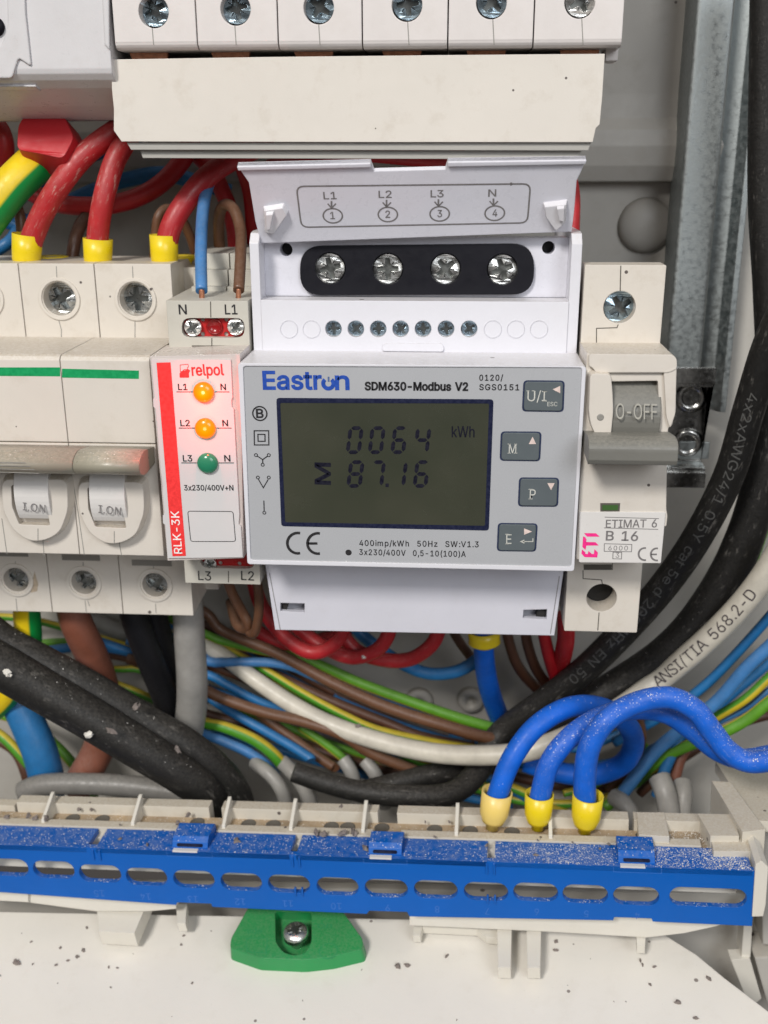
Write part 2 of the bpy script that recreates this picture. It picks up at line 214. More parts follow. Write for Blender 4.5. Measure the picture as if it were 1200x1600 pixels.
    '9,19,18,14,29,12,43,13,55,17,64,23,72,31,77,40,81,50,84,71,88,93,91,101,92,106,94,109,97,110,102,110,103,109,111,107,119,102,124,96,129,88,131,78,132,68,131,60,129,53,125,47,120,43,115,40,110,16,116,23,129,31,138,42,145,53,150,65,153,78,154,96,152,105,149,114,144,122,137,129,128,133,116,135,101,135,0,111,0,111,21,109,21,101,10,94,5,86,0,76,-2],[68,18,81,19,91,23,99,30,105,37,109,46,110,55,110,76,104,73,93,70,80,68,70,67,54,63,47,60,41,56,38,50,37,42,38,35,41,29,46,24,52,21,60,19]],"b":[170,[92,-3,79,-2,69,2,61,7,55,12,47,23,45,23,45,0,21,0,21,203,45,203,45,128,47,128,55,138,61,144,69,149,79,153,92,154,110,151,125,144,138,133,148,117,154,98,156,76,154,53,148,34,138,18,125,6,110,-1],[88,19,101,21,112,26,120,35,126,47,130,60,131,76,130,91,126,104,120,116,112,125,101,130,88,132,75,130,64,125,56,116,50,105,46,92,45,76,46,60,50,46,56,35,65,26,75,21]],"c":[158,[83,-3,64,-1,47,7,33,18,22,34,16,53,14,75,16,97,22,116,33,132,47,144,64,151,83,154,94,153,104,151,113,147,122,142,130,136,136,129,141,120,145,111,121,105,116,116,108,124,97,130,83,132,69,130,58,124,49,115,43,103,40,90,39,75,40,60,43,47,49,35,58,26,69,21,83,19,97,21,108,26,117,35,122,47,145,41,142,31,136,22,130,15,122,9,114,3,104,0,94,-3]],"d":[170,[78,-3,60,-1,45,6,32,18,22,34,16,53,14,76,16,98,22,117,32,133,45,144,60,151,78,154,91,153,101,149,109,144,115,138,122,128,124,128,124,203,149,203,149,0,125,0,125,23,123,23,115,12,109,7,101,2,91,-2],[82,19,95,21,105,26,114,35,120,46,123,60,125,76,123,92,120,105,114,116,105,125,95,130,82,132,69,130,58,125,49,116,43,104,40,91,39,76,40,60,43,47,50,35,58,26,69,21]],"e":[162,[85,-3,64,-1,47,7,33,18,22,34,16,53,14,75,16,97,22,116,32,132,46,144,63,151,82,154,94,153,106,150,118,144,128,136,136,126,143,113,147,97,148,78,148,68,30,68,30,88,135,88,124,81,123,95,119,107,113,118,105,126,95,130,82,132,69,130,59,125,50,118,44,108,40,97,38,84,38,71,40,55,44,42,51,32,60,25,72,20,85,18,94,19,101,21,108,24,114,29,119,35,122,42,146,36,141,25,134,16,125,8,113,2,100,-2]],"f":[101,[91,152,91,131,3,131,3,152],[32,0,32,173,34,185,38,194,45,202,54,208,64,211,75,212,89,211,97,208,91,187,86,189,78,190,68,188,62,184,58,177,57,167,57,0]],"g":[170,[83,-60,67,-59,54,-56,42,-51,33,-44,26,-36,20,-28,41,-16,49,-26,54,-31,62,-35,71,-38,83,-39,100,-37,113,-30,122,-19,125,-2,125,27,122,27,115,17,109,11,101,6,91,3,78,2,61,4,45,11,32,21,22,36,16,54,14,76,16,98,22,117,32,133,45,144,61,151,78,154,91,153,101,149,109,144,115,138,123,128,125,128,125,152,149,152,149,-4,147,-22,140,-36,130,-47,116,-54,100,-59],[82,24,95,25,105,30,114,38,120,48,124,62,125,77,124,92,120,106,114,117,106,125,95,130,82,132,69,130,58,125,50,116,43,105,40,92,39,77,40,62,43,49,50,38,58,30,69,25]],"h":[164,[45,91,45,0,21,0,21,203,45,203,45,115,41,115,49,133,61,145,75,152,91,154,105,152,118,147,128,139,136,128,141,114,143,96,143,0,118,0,118,94,116,110,109,122,98,129,84,132,74,130,64,127,57,121,51,113,47,103]],"i":[67,[21,0,21,152,45,152,45,0],[33,177,27,178,22,182,18,187,17,193,18,200,22,205,27,208,33,209,40,208,46,205,49,200,5'
    '1,193,49,187,46,182,40,178]],"k":[152,[44,55,44,85,48,85,114,152,144,152,74,80,71,80],[21,0,21,203,45,203,45,0],[118,0,59,74,76,91,149,0]],"l":[76,[56,-1,40,1,30,8,23,19,21,34,21,203,45,203,45,39,46,31,48,25,52,22,58,21,64,21,68,22,72,1,65,0]],"m":[244,[21,0,21,152,45,152,45,118,43,118,47,129,53,138,60,145,69,150,78,153,88,154,103,152,115,144,124,133,128,118,125,118,129,128,135,137,143,145,152,150,163,153,175,154,187,153,199,149,209,142,216,131,221,118,223,102,223,0,198,0,198,101,196,116,189,125,179,130,167,132,158,131,150,128,143,123,138,116,135,108,134,99,134,0,110,0,110,104,108,115,101,124,92,130,80,132,71,131,63,128,56,123,50,116,47,106,45,95,45,0]],"n":[164,[45,91,45,0,21,0,21,152,45,152,45,115,41,115,49,133,61,145,75,152,91,154,105,152,118,147,128,139,136,128,141,114,143,96,143,0,118,0,118,94,116,110,109,122,98,129,84,132,74,130,64,127,57,121,51,113,47,103]],"o":[166,[83,-3,64,-1,47,7,33,18,22,34,16,53,14,75,16,97,22,116,33,132,47,144,64,151,83,154,102,151,119,144,133,132,144,116,150,97,152,75,150,53,144,34,133,18,119,7,102,-1],[83,19,97,21,108,26,117,35,123,47,126,60,128,75,126,90,123,103,117,115,108,124,97,130,83,132,69,130,58,124,49,115,43,103,40,90,39,75,40,60,43,47,49,35,58,26,69,21]],"p":[170,[21,-57,21,152,45,152,45,128,47,128,55,138,61,144,69,149,79,153,92,154,110,151,125,144,138,133,148,117,154,98,156,76,154,53,148,34,138,18,125,6,110,-1,92,-3,79,-2,69,2,61,7,55,12,47,23,45,23,45,-57],[88,19,101,21,112,26,120,35,126,47,130,60,131,76,130,91,126,104,120,116,112,125,101,130,88,132,75,130,64,125,56,116,50,105,46,92,45,76,46,60,50,46,56,35,65,26,75,21]],"r":[104,[21,0,21,152,45,152,45,128,46,128,52,139,61,147,72,152,85,154,92,154,97,153,97,129,92,130,83,130,73,129,64,126,56,121,50,113,47,105,45,95,45,0]],"s":[146,[73,-3,58,-2,45,1,34,7,25,15,18,25,14,38,38,43,42,32,50,24,60,20,73,18,87,20,98,25,105,32,107,41,106,48,102,54,95,59,85,62,60,68,42,74,29,83,21,95,19,110,21,122,26,133,35,141,46,148,60,152,75,154,89,153,102,149,112,143,120,136,126,126,130,116,107,111,103,119,97,126,88,131,75,133,62,131,52,127,46,120,43,111,45,103,50,97,57,93,69,89,92,84,110,77,122,69,130,57,132,43,131,30,125,19,116,10,104,3,89,-2]],"t":[91,[82,152,82,131,3,131,3,152],[26,188,50,188,50,39,51,30,54,25,60,21,68,20,74,20,81,21,85,1,77,-1,67,-2,50,1,37,9,29,21,26,37]],"u":[164,[73,-2,59,0,46,4,36,12,28,23,23,38,21,56,21,152,45,152,45,58,48,42,55,30,66,23,80,20,90,21,100,25,107,31,113,39,117,49,118,61,118,152,143,152,143,0,119,0,119,37,123,37,114,19,103,7,89,0]],"v":[156,[65,0,7,152,34,152,66,62,75,35,82,8,74,8,81,35,90,62,122,152,149,152,91,0]],"x":[151,[8,0,69,87,68,68,11,152,40,152,59,122,72,101,83,82,70,82,81,101,93,122,113,152,141,152,83,67,83,86,143,0,115,0,92,34,80,54,69,73,82,73,71,54,59,34,37,0]],"z":[152,[17,0,17,18,102,128,102,129,19,129,19,152,133,152,133,132,50,24,50,23,135,23,135,0]]}')      # letter outlines: advance, then loops of x, y
_gl = {}
def glyphs(body, bold, space):
    key = (body, bold, space)
    if key not in _gl:
        vs = []; fs = []; x0 = 0; nf = 0
        for ch in body:
            if ch not in FONT: x0 += 112 * space; continue
            g = FONT[ch]; loops = [[(x0 + l[i], l[i + 1]) for i in range(0, len(l), 2)] for l in g[1:]]
            ar = [sum(l[i - 1][0] * l[i][1] - l[i][0] * l[i - 1][1] for i in range(len(l))) for l in loops]
            sg = max(ar, key=abs) > 0; outs = [l for l, q in zip(loops, ar) if (q > 0) == sg]; hls = [l for l, q in zip(loops, ar) if (q > 0) != sg]
            for z, o in enumerate(outs):                    # overlapping strokes of one letter sit a hair apart
                xs = [p[0] for p in o]; ys = [p[1] for p in o]
                L = [o] + [h for h in hls if min(xs) <= h[0][0] <= max(xs) and min(ys) <= h[0][1] <= max(ys)]
                fl = [p for l in L for p in l]; tri = tessellate_polygon([[Vector((p[0], p[1], 0)) for p in l] for l in L])
                fs += [tuple(i + len(vs) for i in t) for t in tri]; vs += [(p[0], p[1], z * .004) for p in fl]
            x0 += g[0] * space
        xa = min(v[0] for v in vs); xb_ = max(v[0] for v in vs)
        _gl[key] = ([(x - xa, y, z) for x, y, z in vs], fs, xb_ - xa, 203)
    return _gl[key]
def glyph_loops(body, space):
    out = []; x0 = 0
    for ch in body:
        if ch not in FONT: x0 += 112 * space; continue
        g = FONT[ch]; out += [[(x0 + l[i], l[i + 1]) for i in range(0, len(l), 2)] for l in g[1:]]; x0 += g[0] * space
    xa = min(p[0] for l in out for p in l); return [[(x - xa, y) for x, y in l] for l in out]

# ------------------------------------------------------------------ tagging
def tag(o, label=None, cat=None, group=None, kind=None):
    if label: o['label'] = label
    if cat: o['category'] = cat
    if group: o['group'] = group
    if kind: o['kind'] = kind
    return o
def thing(name, loc, label, cat, group=None):
    o = bpy.data.objects.new(name, None); COL.objects.link(o); o.location = loc; o.empty_display_size = .005
    return tag(o, label, cat, group)

# ------------------------------------------------------------------ materials
def newmat(name):
    m = bpy.data.materials.new(name); m.use_nodes = True; n = m.node_tree
    return m, n, n.nodes['Principled BSDF']
def nd(n, t, **kw):
    x = n.nodes.new(t)
    for k, v in kw.items(): setattr(x, k, v)
    return x
def mmcoord(n, off=0):
    t = nd(n, 'ShaderNodeTexCoord'); m = nd(n, 'ShaderNodeMapping'); m.inputs['Scale'].default_value = (1000,) * 3; m.inputs['Location'].default_value = (off, off * .7, off * .3)
    n.links.new(t.outputs['Object'], m.inputs[0]); return m.outputs[0]
def noise(n, co, sc, det=3, rough=.55):
    x = nd(n, 'ShaderNodeTexNoise'); x.inputs['Scale'].default_value = sc; x.inputs['Detail'].default_value = det; x.inputs['Roughness'].default_value = rough
    n.links.new(co, x.inputs['Vector']); return x.outputs[0]
def mrange(n, v, a, b, c=0, d=1):
    x = nd(n, 'ShaderNodeMapRange'); x.clamp = True
    for i, q in enumerate((a, b, c, d)): x.inputs[i + 1].default_value = q
    n.links.new(v, x.inputs[0]); return x.outputs[0]
def mth(n, op, a, b=None):
    x = nd(n, 'ShaderNodeMath', operation=op)
    for i, q in enumerate((a, b)):
        if q is None: continue
        if isinstance(q, (int, float)): x.inputs[i].default_value = q
        else: n.links.new(q, x.inputs[i])
    return x.outputs[0]
def mix(n, f, a, b, mode='MIX'):
    x = nd(n, 'ShaderNodeMix', data_type='RGBA', blend_type=mode)
    for s, q in ((x.inputs[0], f), (x.inputs[6], a), (x.inputs[7], b)):
        if isinstance(q, (int, float)): s.default_value = q
        elif isinstance(q, tuple): s.default_value = (*q, 1)
        else: n.links.new(q, s)
    return x.outputs[2]
def plastic(name, col, rough=.42, var=.06, dust=0.0, dustcol=(.55, .48, .38), speck=0.0, speckcol=(.12, .10, .09), speckscale=.5, bev=.22, bump=.02, grime=0.0, sss=0.0, spec=.5, white=0.0, seed=0):
    m, n, b = newmat(name); co = mmcoord(n, seed)
    c = mix(n, mrange(n, noise(n, co, .06, 4), .3, .7), tuple(x * (1 - var) for x in col), tuple(min(1, x * (1 + var)) for x in col))
    if grime:                                                # handling dirt: blotchy stains
        g = mth(n, 'MULTIPLY', mrange(n, noise(n, co, .16, 6, .7), .53, .75), grime)
        c = mix(n, g, c, tuple(x * k for x, k in zip(col, (.62, .55, .45))))
    geo = nd(n, 'ShaderNodeNewGeometry'); sx = nd(n, 'ShaderNodeSeparateXYZ'); n.links.new(geo.outputs['Normal'], sx.inputs[0])
    if dust:                                                 # settled dust on faces that look up
        up = mrange(n, sx.outputs[2], .25, .95)
        d = mth(n, 'MULTIPLY', mth(n, 'MULTIPLY', up, mrange(n, noise(n, co, 1.6, 6, .75), .38, .62)), dust)
        c = mix(n, d, c, dustcol)
    if speck:
        v = nd(n, 'ShaderNodeTexVoronoi'); v.inputs['Scale'].default_value = speckscale; n.links.new(co, v.inputs['Vector'])
        wn = nd(n, 'ShaderNodeSeparateColor'); n.links.new(v.outputs['Color'], wn.inputs[0])
        keep = mth(n, 'LESS_THAN', wn.outputs[0], speck); rad = mth(n, 'MULTIPLY', wn.outputs[1], .22)
        c = mix(n, mth(n, 'MULTIPLY', keep, mth(n, 'LESS_THAN', v.outputs['Distance'], rad)), c, speckcol)
    if white:                                                # plaster powder: fine white grains
        v = nd(n, 'ShaderNodeTexVoronoi'); v.inputs['Scale'].default_value = 3.0; n.links.new(co, v.inputs['Vector'])
        wn = nd(n, 'ShaderNodeSeparateColor'); n.links.new(v.outputs['Color'], wn.inputs[0])
        dens = mth(n, 'MULTIPLY', mrange(n, noise(n, co, .11, 3), .35, .75, .25, 1.0), white)
        up = mrange(n, sx.outputs[2], .55, .9)
        k = mth(n, 'MULTIPLY', mth(n, 'LESS_THAN', wn.outputs[0], dens), mth(n, 'LESS_THAN', v.outputs['Distance'], mth(n, 'MULTIPLY', wn.outputs[1], .5)))
        c = mix(n, mth(n, 'MULTIPLY', k, up), c, (.78, .74, .68))
        film = mth(n, 'MULTIPLY', up, mrange(n, noise(n, co, .5, 6, .7), .42, .7, 0, .22)); c = mix(n, film, c, (.50, .50, .50))
    n.links.new(c, b.inputs['Base Color'])
    r = mrange(n, noise(n, co, .5, 4), .3, .7, max(.05, rough - .07), rough + .09); n.links.new(r, b.inputs['Roughness'])
    b.inputs['Specular IOR Level'].default_value = spec
    if sss:
        b.inputs['Subsurface Weight'].default_value = sss; b.inputs['Subsurface Radius'].default_value = (.8, .7, .6); b.inputs['Subsurface Scale'].default_value = .001
    bv = None
    if bev:
        bv = nd(n, 'ShaderNodeBevel', samples=4); bv.inputs[0].default_value = bev * .001
    if bump:
        bp = nd(n, 'ShaderNodeBump'); bp.inputs['Strength'].default_value = 1; bp.inputs['Distance'].default_value = bump * .001
        n.links.new(noise(n, co, 2.2, 4, .6), bp.inputs['Height'])
        if bv: n.links.new(bv.outputs[0], bp.inputs['Normal'])
        n.links.new(bp.outputs[0], b.inputs['Normal'])
    elif bv: n.links.new(bv.outputs[0], b.inputs['Normal'])
    return m
def ink(name, col, rough=.5, spec=.5):
    m, n, b = newmat(name); b.inputs['Specular IOR Level'].default_value = spec; b.inputs['Base Color'].default_value = (*col, 1); b.inputs['Roughness'].default_value = rough
    co = mmcoord(n); n.links.new(mix(n, mrange(n, noise(n, co, 1.2, 4), .35, .65), col, tuple(min(1, c * 1.25 + .01) for c in col)), b.inputs['Base Color']); return m
def metal(name, col, rough=.28, spangle=0.0, dirt=.25, bev=.1):
    m, n, b = newmat(name); co = mmcoord(n); b.inputs['Metallic'].default_value = 1
    c = mix(n, mrange(n, noise(n, co, .9, 5, .65), .35, .7), col, tuple(x * (1 - dirt) for x in col))
    if spangle:
        v = nd(n, 'ShaderNodeTexVoronoi'); v.inputs['Scale'].default_value = 1.3; n.links.new(co, v.inputs['Vector'])
        wn = nd(n, 'ShaderNodeSeparateColor'); n.links.new(v.outputs['Color'], wn.inputs[0])
        c = mix(n, mth(n, 'MULTIPLY', wn.outputs[0], spangle), c, tuple(x * .7 for x in col))
    n.links.new(c, b.inputs['Base Color'])
    n.links.new(mrange(n, noise(n, co, .7, 5), .3, .7, rough * .75, rough * 1.5), b.inputs['Roughness'])
    if bev:
        bv = nd(n, 'ShaderNodeBevel', samples=4); bv.inputs[0].default_value = bev * .001; bp = nd(n, 'ShaderNodeBump'); bp.inputs['Distance'].default_value = .00003
        n.links.new(noise(n, co, 3, 3), bp.inputs['Height']); n.links.new(bv.outputs[0], bp.inputs['Normal']); n.links.new(bp.outputs[0], b.inputs['Normal'])
    return m
def insul(name, col, col2=None, share=.45, shift=0.0, dust=.25, rough=.42, scuff=0.0, scuffcol=(.60, .45, .38), white=0.0, bump=.03, spec=.5):
    """wire insulation; col2 makes the second stripe of a two-colour wire"""
    m, n, b = newmat(name); b.inputs["Specular IOR Level"].default_value = spec; co = mmcoord(n); uv = nd(n, 'ShaderNodeUVMap'); su = nd(n, 'ShaderNodeSeparateXYZ'); n.links.new(uv.outputs[0], su.inputs[0])
    c = mix(n, mrange(n, noise(n, co, .25, 3), .3, .7), tuple(x * .88 for x in col), tuple(min(1, x * 1.1) for x in col))
    if col2:
        u = mth(n, 'FRACT', mth(n, 'ADD', su.outputs[0], shift))
        e = mth(n, 'ABSOLUTE', mth(n, 'SUBTRACT', u, .5)); e = mrange(n, e, share / 2 - .012, share / 2 + .012, 1, 0)
        c = mix(n, e, c, col2)
    if scuff:                                                # scraped streaks along the wire
        cv = nd(n, 'ShaderNodeCombineXYZ'); n.links.new(mth(n, 'MULTIPLY', su.outputs[0], 22.0), cv.inputs[0]); n.links.new(mth(n, 'MULTIPLY', su.outputs[1], .22), cv.inputs[1])
        k = mrange(n, noise(n, cv.outputs[0], 1.0, 5, .75), .55, .68); lim = mrange(n, noise(n, co, .12, 2), .42, .6)
        c = mix(n, mth(n, 'MULTIPLY', mth(n, 'MULTIPLY', k, lim), scuff), c, scuffcol)
    geo = nd(n, 'ShaderNodeNewGeometry'); sx = nd(n, 'ShaderNodeSeparateXYZ'); n.links.new(geo.outputs['Normal'], sx.inputs[0])
    if dust:
        up = mrange(n, sx.outputs[2], -.2, 1.0); d = mth(n, 'MULTIPLY', mth(n, 'MULTIPLY', up, mrange(n, noise(n, co, 1.3, 7, .8), .36, .66)), dust)
        c = mix(n, d, c, (.50, .46, .40))
    if white:
        v = nd(n, 'ShaderNodeTexVoronoi'); v.inputs['Scale'].default_value = 2.2; n.links.new(co, v.inputs['Vector'])
        wn = nd(n, 'ShaderNodeSeparateColor'); n.links.new(v.outputs['Color'], wn.inputs[0])
        k = mth(n, 'MULTIPLY', mth(n, 'LESS_THAN', wn.outputs[0], white), mth(n, 'LESS_THAN', v.outputs['Distance'], mth(n, 'MULTIPLY', wn.outputs[1], .40)))
        k = mth(n, 'MULTIPLY', mth(n, 'MULTIPLY', k, mrange(n, sx.outputs[2], .1, .7)), mrange(n, noise(n, co, .15, 2), .35, .6)); c = mix(n, k, c, (.8, .78, .74))
    n.links.new(c, b.inputs['Base Color']); n.links.new(mrange(n, noise(n, co, .8, 4), .3, .7, rough - .08, rough + .15), b.inputs['Roughness'])
    bp = nd(n, 'ShaderNodeBump'); bp.inputs['Distance'].default_value = bump * .001; n.links.new(noise(n, co, 1.5, 5, .65), bp.inputs['Height']); n.links.new(bp.outputs[0], b.inputs['Normal'])
    return m

M = {}
M['meter'] = plastic('meter_white', (.70, .70, .745), .35, .02, speck=.05, speckscale=.35, dust=.35, grime=.06, bev=.3)
M['meter_lower'] = plastic('meter_cover_white', (.61, .61, .67), .38, .03, grime=.1, bev=.3)
M['flap'] = plastic('flap_white', (.68, .68, .74), .3, .03, grime=.12, speck=.06, speckscale=.3, bev=.3)
M['clip'] = plastic('latch_clear', (.68, .67, .70), .2, .05, bev=.3)
M['cream'] = plastic('breaker_cream', (.66, .615, .55), .42, .04, dust=.6, grime=.3, speck=.06, speckscale=.3, bev=.3)
M['cream2'] = plastic('switch_ivory', (.655, .61, .55), .42, .03, dust=.8, dustcol=(.50, .43, .33), grime=.2, speck=.08, speckscale=.35, bev=.35)
M['topwhite'] = plastic('top_breaker_white', (.70, .66, .64), .36, .03, grime=.12, speck=.05, speckscale=.3, bev=.35)
M['strip'] = plastic('cover_strip_beige', (.69, .65, .59), .4, .02, speck=.03, speckscale=.55, grime=.26, bev=.2)
M['striplip'] = plastic('cover_lip_shade_grey', (.40, .39, .36), .45, .04, bev=.25)  # recessed lip; the shade under the strip is put into its grey
M['surge'] = plastic('rounded_white', (.62, .61, .62), .32, .03, grime=.12, bev=.6)
M['relaybase'] = plastic('relay_grey', (.54, .52, .46), .45, .04, grime=.15, bev=.2)
M['relayclear'] = plastic('relay_frame', (.60, .54, .51), .3, .04, dust=.5, bev=.25)
M['label'] = plastic('label_white', (.62, .61, .61), .45, .01, bev=0, bump=.01)
M['face'] = plastic('faceplate_grey', (.42, .43, .45), .28, .02, bev=0, bump=.008, speck=.04, speckscale=.5, speckcol=(.65, .65, .65))
M['lcd'] = None
M['navy'] = ink('navy_border', (.008, .011, .036), .4, .2)
M['btn'] = plastic('button_grey', (.105, .125, .135), .4, .04, bev=.25, bump=.008)
M['btnrim'] = ink('button_rim', (.018, .028, .07), .35)
M['btnink'] = ink('button_print', (.50, .50, .46)); M['btnpink'] = ink('button_arrow', (.62, .50, .46))
M['black'] = plastic('black_insert', (.006, .006, .010), .5, .1, bev=.3, spec=.25)
M['darkhole'] = plastic('recess_shade', (.012, .011, .010), .7, .1, bev=0)  # near-black colour standing for the shade inside holes and windows
M['inkblack'] = ink('print_black', (.012, .011, .013)); M['inkgrey'] = ink('print_grey', (.17, .16, .16)); M['inkblue'] = ink('print_blue', (.006, .055, .34))
M['inkred'] = ink('print_red', (.75, .03, .03)); M['inkpink'] = ink('print_magenta', (.78, .02, .22)); M['inkwhite'] = ink('print_white', (.82, .80, .78))
M['lcdink'] = ink('segment_dark', (.005, .005, .014), .6, .12); M['emboss'] = ink('emboss_grey', (.24, .23, .21))
M['zinc'] = metal('zinc_screw', (.85, .86, .84), .26, dirt=.2); M['zincdark'] = metal('screw_dull', (.50, .52, .52), .24, dirt=.3); M['bluezinc'] = metal('screw_blue', (.42, .54, .62), .24, dirt=.3)
M['crossshade'] = metal('cross_recess_shade', (.26, .27, .26), .35, dirt=.3, bev=0)  # darker metal: the shade inside the cross slots is put into the colour
M['steel'] = metal('galvanised', (.38, .41, .41), .45, spangle=.10, dirt=.06, bev=.4); M['rail'] = metal('rail_steel', (.62, .62, .60), .2, dirt=.5, bev=.4)
M['copper'] = metal('copper', (.72, .33, .20), .35, dirt=.3)
M['redplastic'] = plastic('red_insert', (.50, .02, .02), .3, .06, bev=.15); M['reddark'] = plastic('red_dark', (.26, .006, .008), .22, .06, bev=.1)
M['greenstripe'] = ink('green_stripe', (.0, .27, .085), .4)
M['togglegrey'] = plastic('toggle_taupe', (.30, .28, .22), .34, .06, dust=.9, dustcol=(.52, .46, .36), bev=.35, white=.25)
M['toggle2'] = plastic('toggle_grey', (.165, .162, .145), .42, .06, dust=.45, dustcol=(.36, .34, .29), bev=.35, speck=.1, speckcol=(.6, .56, .5))
M['rocker'] = plastic('rocker_white', (.70, .68, .66), .32, .02, bev=.3)
M['slotgrey'] = plastic('slot_grey', (.24, .225, .20), .7, .05, bev=0); M['groove'] = plastic('groove_dark', (.10, .09, .075), .7, .05, bev=0)
M['back'] = plastic('back_grey', (.46, .44, .40), .5, .05, dust=.4, grime=.22, speck=.04, speckscale=.2, bev=.8)
M['tray'] = plastic('tray_white', (.75, .72, .66), .4, .02, speck=.05, speckscale=.42, speckcol=(.25, .22, .2), grime=.12, bev=.4, bump=.03)
M['holder'] = plastic('holder_beige', (.60, .56, .48), .5, .04, dust=.85, dustcol=(.50, .43, .33), grime=.3, speck=.12, speckscale=.4, bev=.3)
M['holder_clean'] = plastic('holder_white', (.66, .63, .56), .42, .03, grime=.1, bev=.3)
M['dirt'] = plastic('channel_dust', (.40, .30, .19), .9, .3, bev=0, bump=.25, speck=.35, speckscale=.9, speckcol=(.16, .12, .09), grime=.5, white=.3)
M['bar'] = plastic('cover_blue', (.0, .098, .43), .38, .04, spec=.3, white=.55, bev=.22, speck=.03, speckscale=.35, speckcol=(.25, .35, .6))
M['bar2'] = plastic('cover_blue_powdered', (.0, .098, .43), .38, .04, spec=.3, white=1.0, bev=.22)
M['barnum'] = ink('bar_number', (.025, .12, .42), .5)
M['green'] = plastic('clip_green', (.014, .26, .07), .35, .08, bev=.4, dust=.12)
M['grit'] = plastic('grit_grey', (.20, .17, .155), .9, .25, bev=0, bump=.12); M['gritwhite'] = plastic('plaster_white', (.75, .72, .66), .9, .1, bev=0, bump=.12)
M['ferrule'] = plastic('ferrule_yellow', (.80, .60, .010), .32, .04, dust=.2, bev=.12); M['ferrulepale'] = plastic('ferrule_pale', (.82, .60, .16), .35, .04, dust=.3, bev=.12)
M['red'] = insul('wire_red', (.42, .012, .018), dust=.12, scuff=.25); M['redscuff'] = insul('wire_red_scraped', (.43, .016, .020), dust=.22, scuff=1.0)
M['reddeep'] = insul('wire_red_deep', (.40, .008, .014), dust=.10)
M['blue'] = insul('wire_blue', (.002, .115, .60), spec=.3, dust=.06, white=.12); M['bluedust'] = insul('wire_blue_dusty', (.003, .112, .58), spec=.3, dust=.16, white=.7, scuff=.3, scuffcol=(.40, .46, .62))
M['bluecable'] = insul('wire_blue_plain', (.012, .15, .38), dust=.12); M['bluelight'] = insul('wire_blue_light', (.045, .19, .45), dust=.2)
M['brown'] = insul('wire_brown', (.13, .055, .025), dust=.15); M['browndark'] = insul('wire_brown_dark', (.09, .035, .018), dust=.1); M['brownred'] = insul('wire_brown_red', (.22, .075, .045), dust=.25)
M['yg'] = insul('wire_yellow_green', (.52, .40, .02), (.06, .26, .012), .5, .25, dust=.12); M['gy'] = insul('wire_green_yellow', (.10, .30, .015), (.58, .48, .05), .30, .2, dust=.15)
M['ygbig'] = insul('wire_yellow_green_thick', (.80, .58, .008), (.0, .25, .045), .5, .77, dust=.02)
M['whitecable'] = insul('cable_cream', (.62, .58, .49), dust=.45, rough=.38); M['greydark'] = insul('cable_grey_dark', (.17, .165, .155), dust=.35); M['greycable'] = insul('cable_grey', (.30, .29, .27), dust=.3)
M['rubber'] = insul('cable_black', (.008, .008, .010), dust=.08, spec=.35, rough=.45, white=.05, bump=.06); M['rubberdust'] = insul('cable_black_dusty', (.009, .0085, .008), dust=.14, rough=.5, white=.04, bump=.12, spec=.35, scuff=.75, scuffcol=(.17, .16, .145))
M['cableprint'] = ink('cable_print', (.075, .075, .072)); M['cableink'] = ink('cable_print_dark', (.05, .04, .045))
M['redshroud'] = plastic('shroud_red', (.48, .012, .02), .5, .05, bev=.3)
def lcdmat():
    m, n, b = newmat('lcd_glass'); co = mmcoord(n)
    n.links.new(mix(n, mrange(n, noise(n, co, .05, 2), .3, .7), (.038, .043, .028), (.054, .056, .038)), b.inputs['Base Color'])
    n.links.new(mrange(n, noise(n, co, .18, 5, .7), .35, .7, .10, .34), b.inputs['Roughness']); b.inputs['Coat Weight'].default_value = .6; b.inputs['Coat Roughness'].default_value = .05; return m
M['lcd'] = lcdmat()
def ledmat(name, col, e):
    m, n, b = newmat(name); b.inputs['Base Color'].default_value = (*col, 1); b.inputs['Roughness'].default_value = .2
    if e:
        co = nd(n, 'ShaderNodeTexCoord'); g = nd(n, 'ShaderNodeLayerWeight'); g.inputs[0].default_value = .35
        r = nd(n, 'ShaderNodeValToRGB'); r.color_ramp.elements[0].color = (1, .30, .0, 1); r.color_ramp.elements[1].color = (.8, .06, .0, 1)
        n.links.new(g.outputs['Facing'], r.inputs[0]); n.links.new(r.outputs[0], b.inputs['Emission Color']); b.inputs['Emission Strength'].default_value = e
    else:
        b.inputs['Transmission Weight'].default_value = .2
    return m
M['ledon'] = ledmat('lamp_amber', (.30, .06, .0), .95); M['ledoff'] = ledmat('lamp_green', (.03, .28, .15), 0)
#BODY
def screw(fr, px, py, rpx, n, rot, mat, root, label=None, depth=1.6, dx=0, dy=0, name='screw'):
    u, v = fr.u(px, py, n); r = rpx / pxmm(px, py, -fr.o.y * 1000 + n); m = MB()
    m.plate(fr, circ(u, v, r, 30), n - depth, n, holes=[cross(u, v, r * .74, r * .19, rot)], dome=.06 / max(r, .5), wave=.05 * r)
    m.plate(fr, circ(u, v, r * .8, 20), n - depth - .9, n - depth - .1, mi=1)
    return m.build(name, [mat, M['crossshade']], root)
def holes_px(fr, lst, n=0): return [circ(*fr.u(px, py, n), r / pxmm(px, py, -fr.o.y * 1000 + n), 32) for px, py, r in lst]
def crv(P, seg=10):
    n = len(P); c = []
    for i in range(n - 1):
        a, b, d, e = P[max(i - 1, 0)], P[i], P[i + 1], P[min(i + 2, n - 1)]
        for j in range(seg):
            t = j / seg; c.append(.5 * ((2 * b) + (d - a) * t + (2 * a - 5 * b + 4 * d - e) * t * t + (3 * b - a - 3 * d + e) * t ** 3))
    return c + [P[-1]]
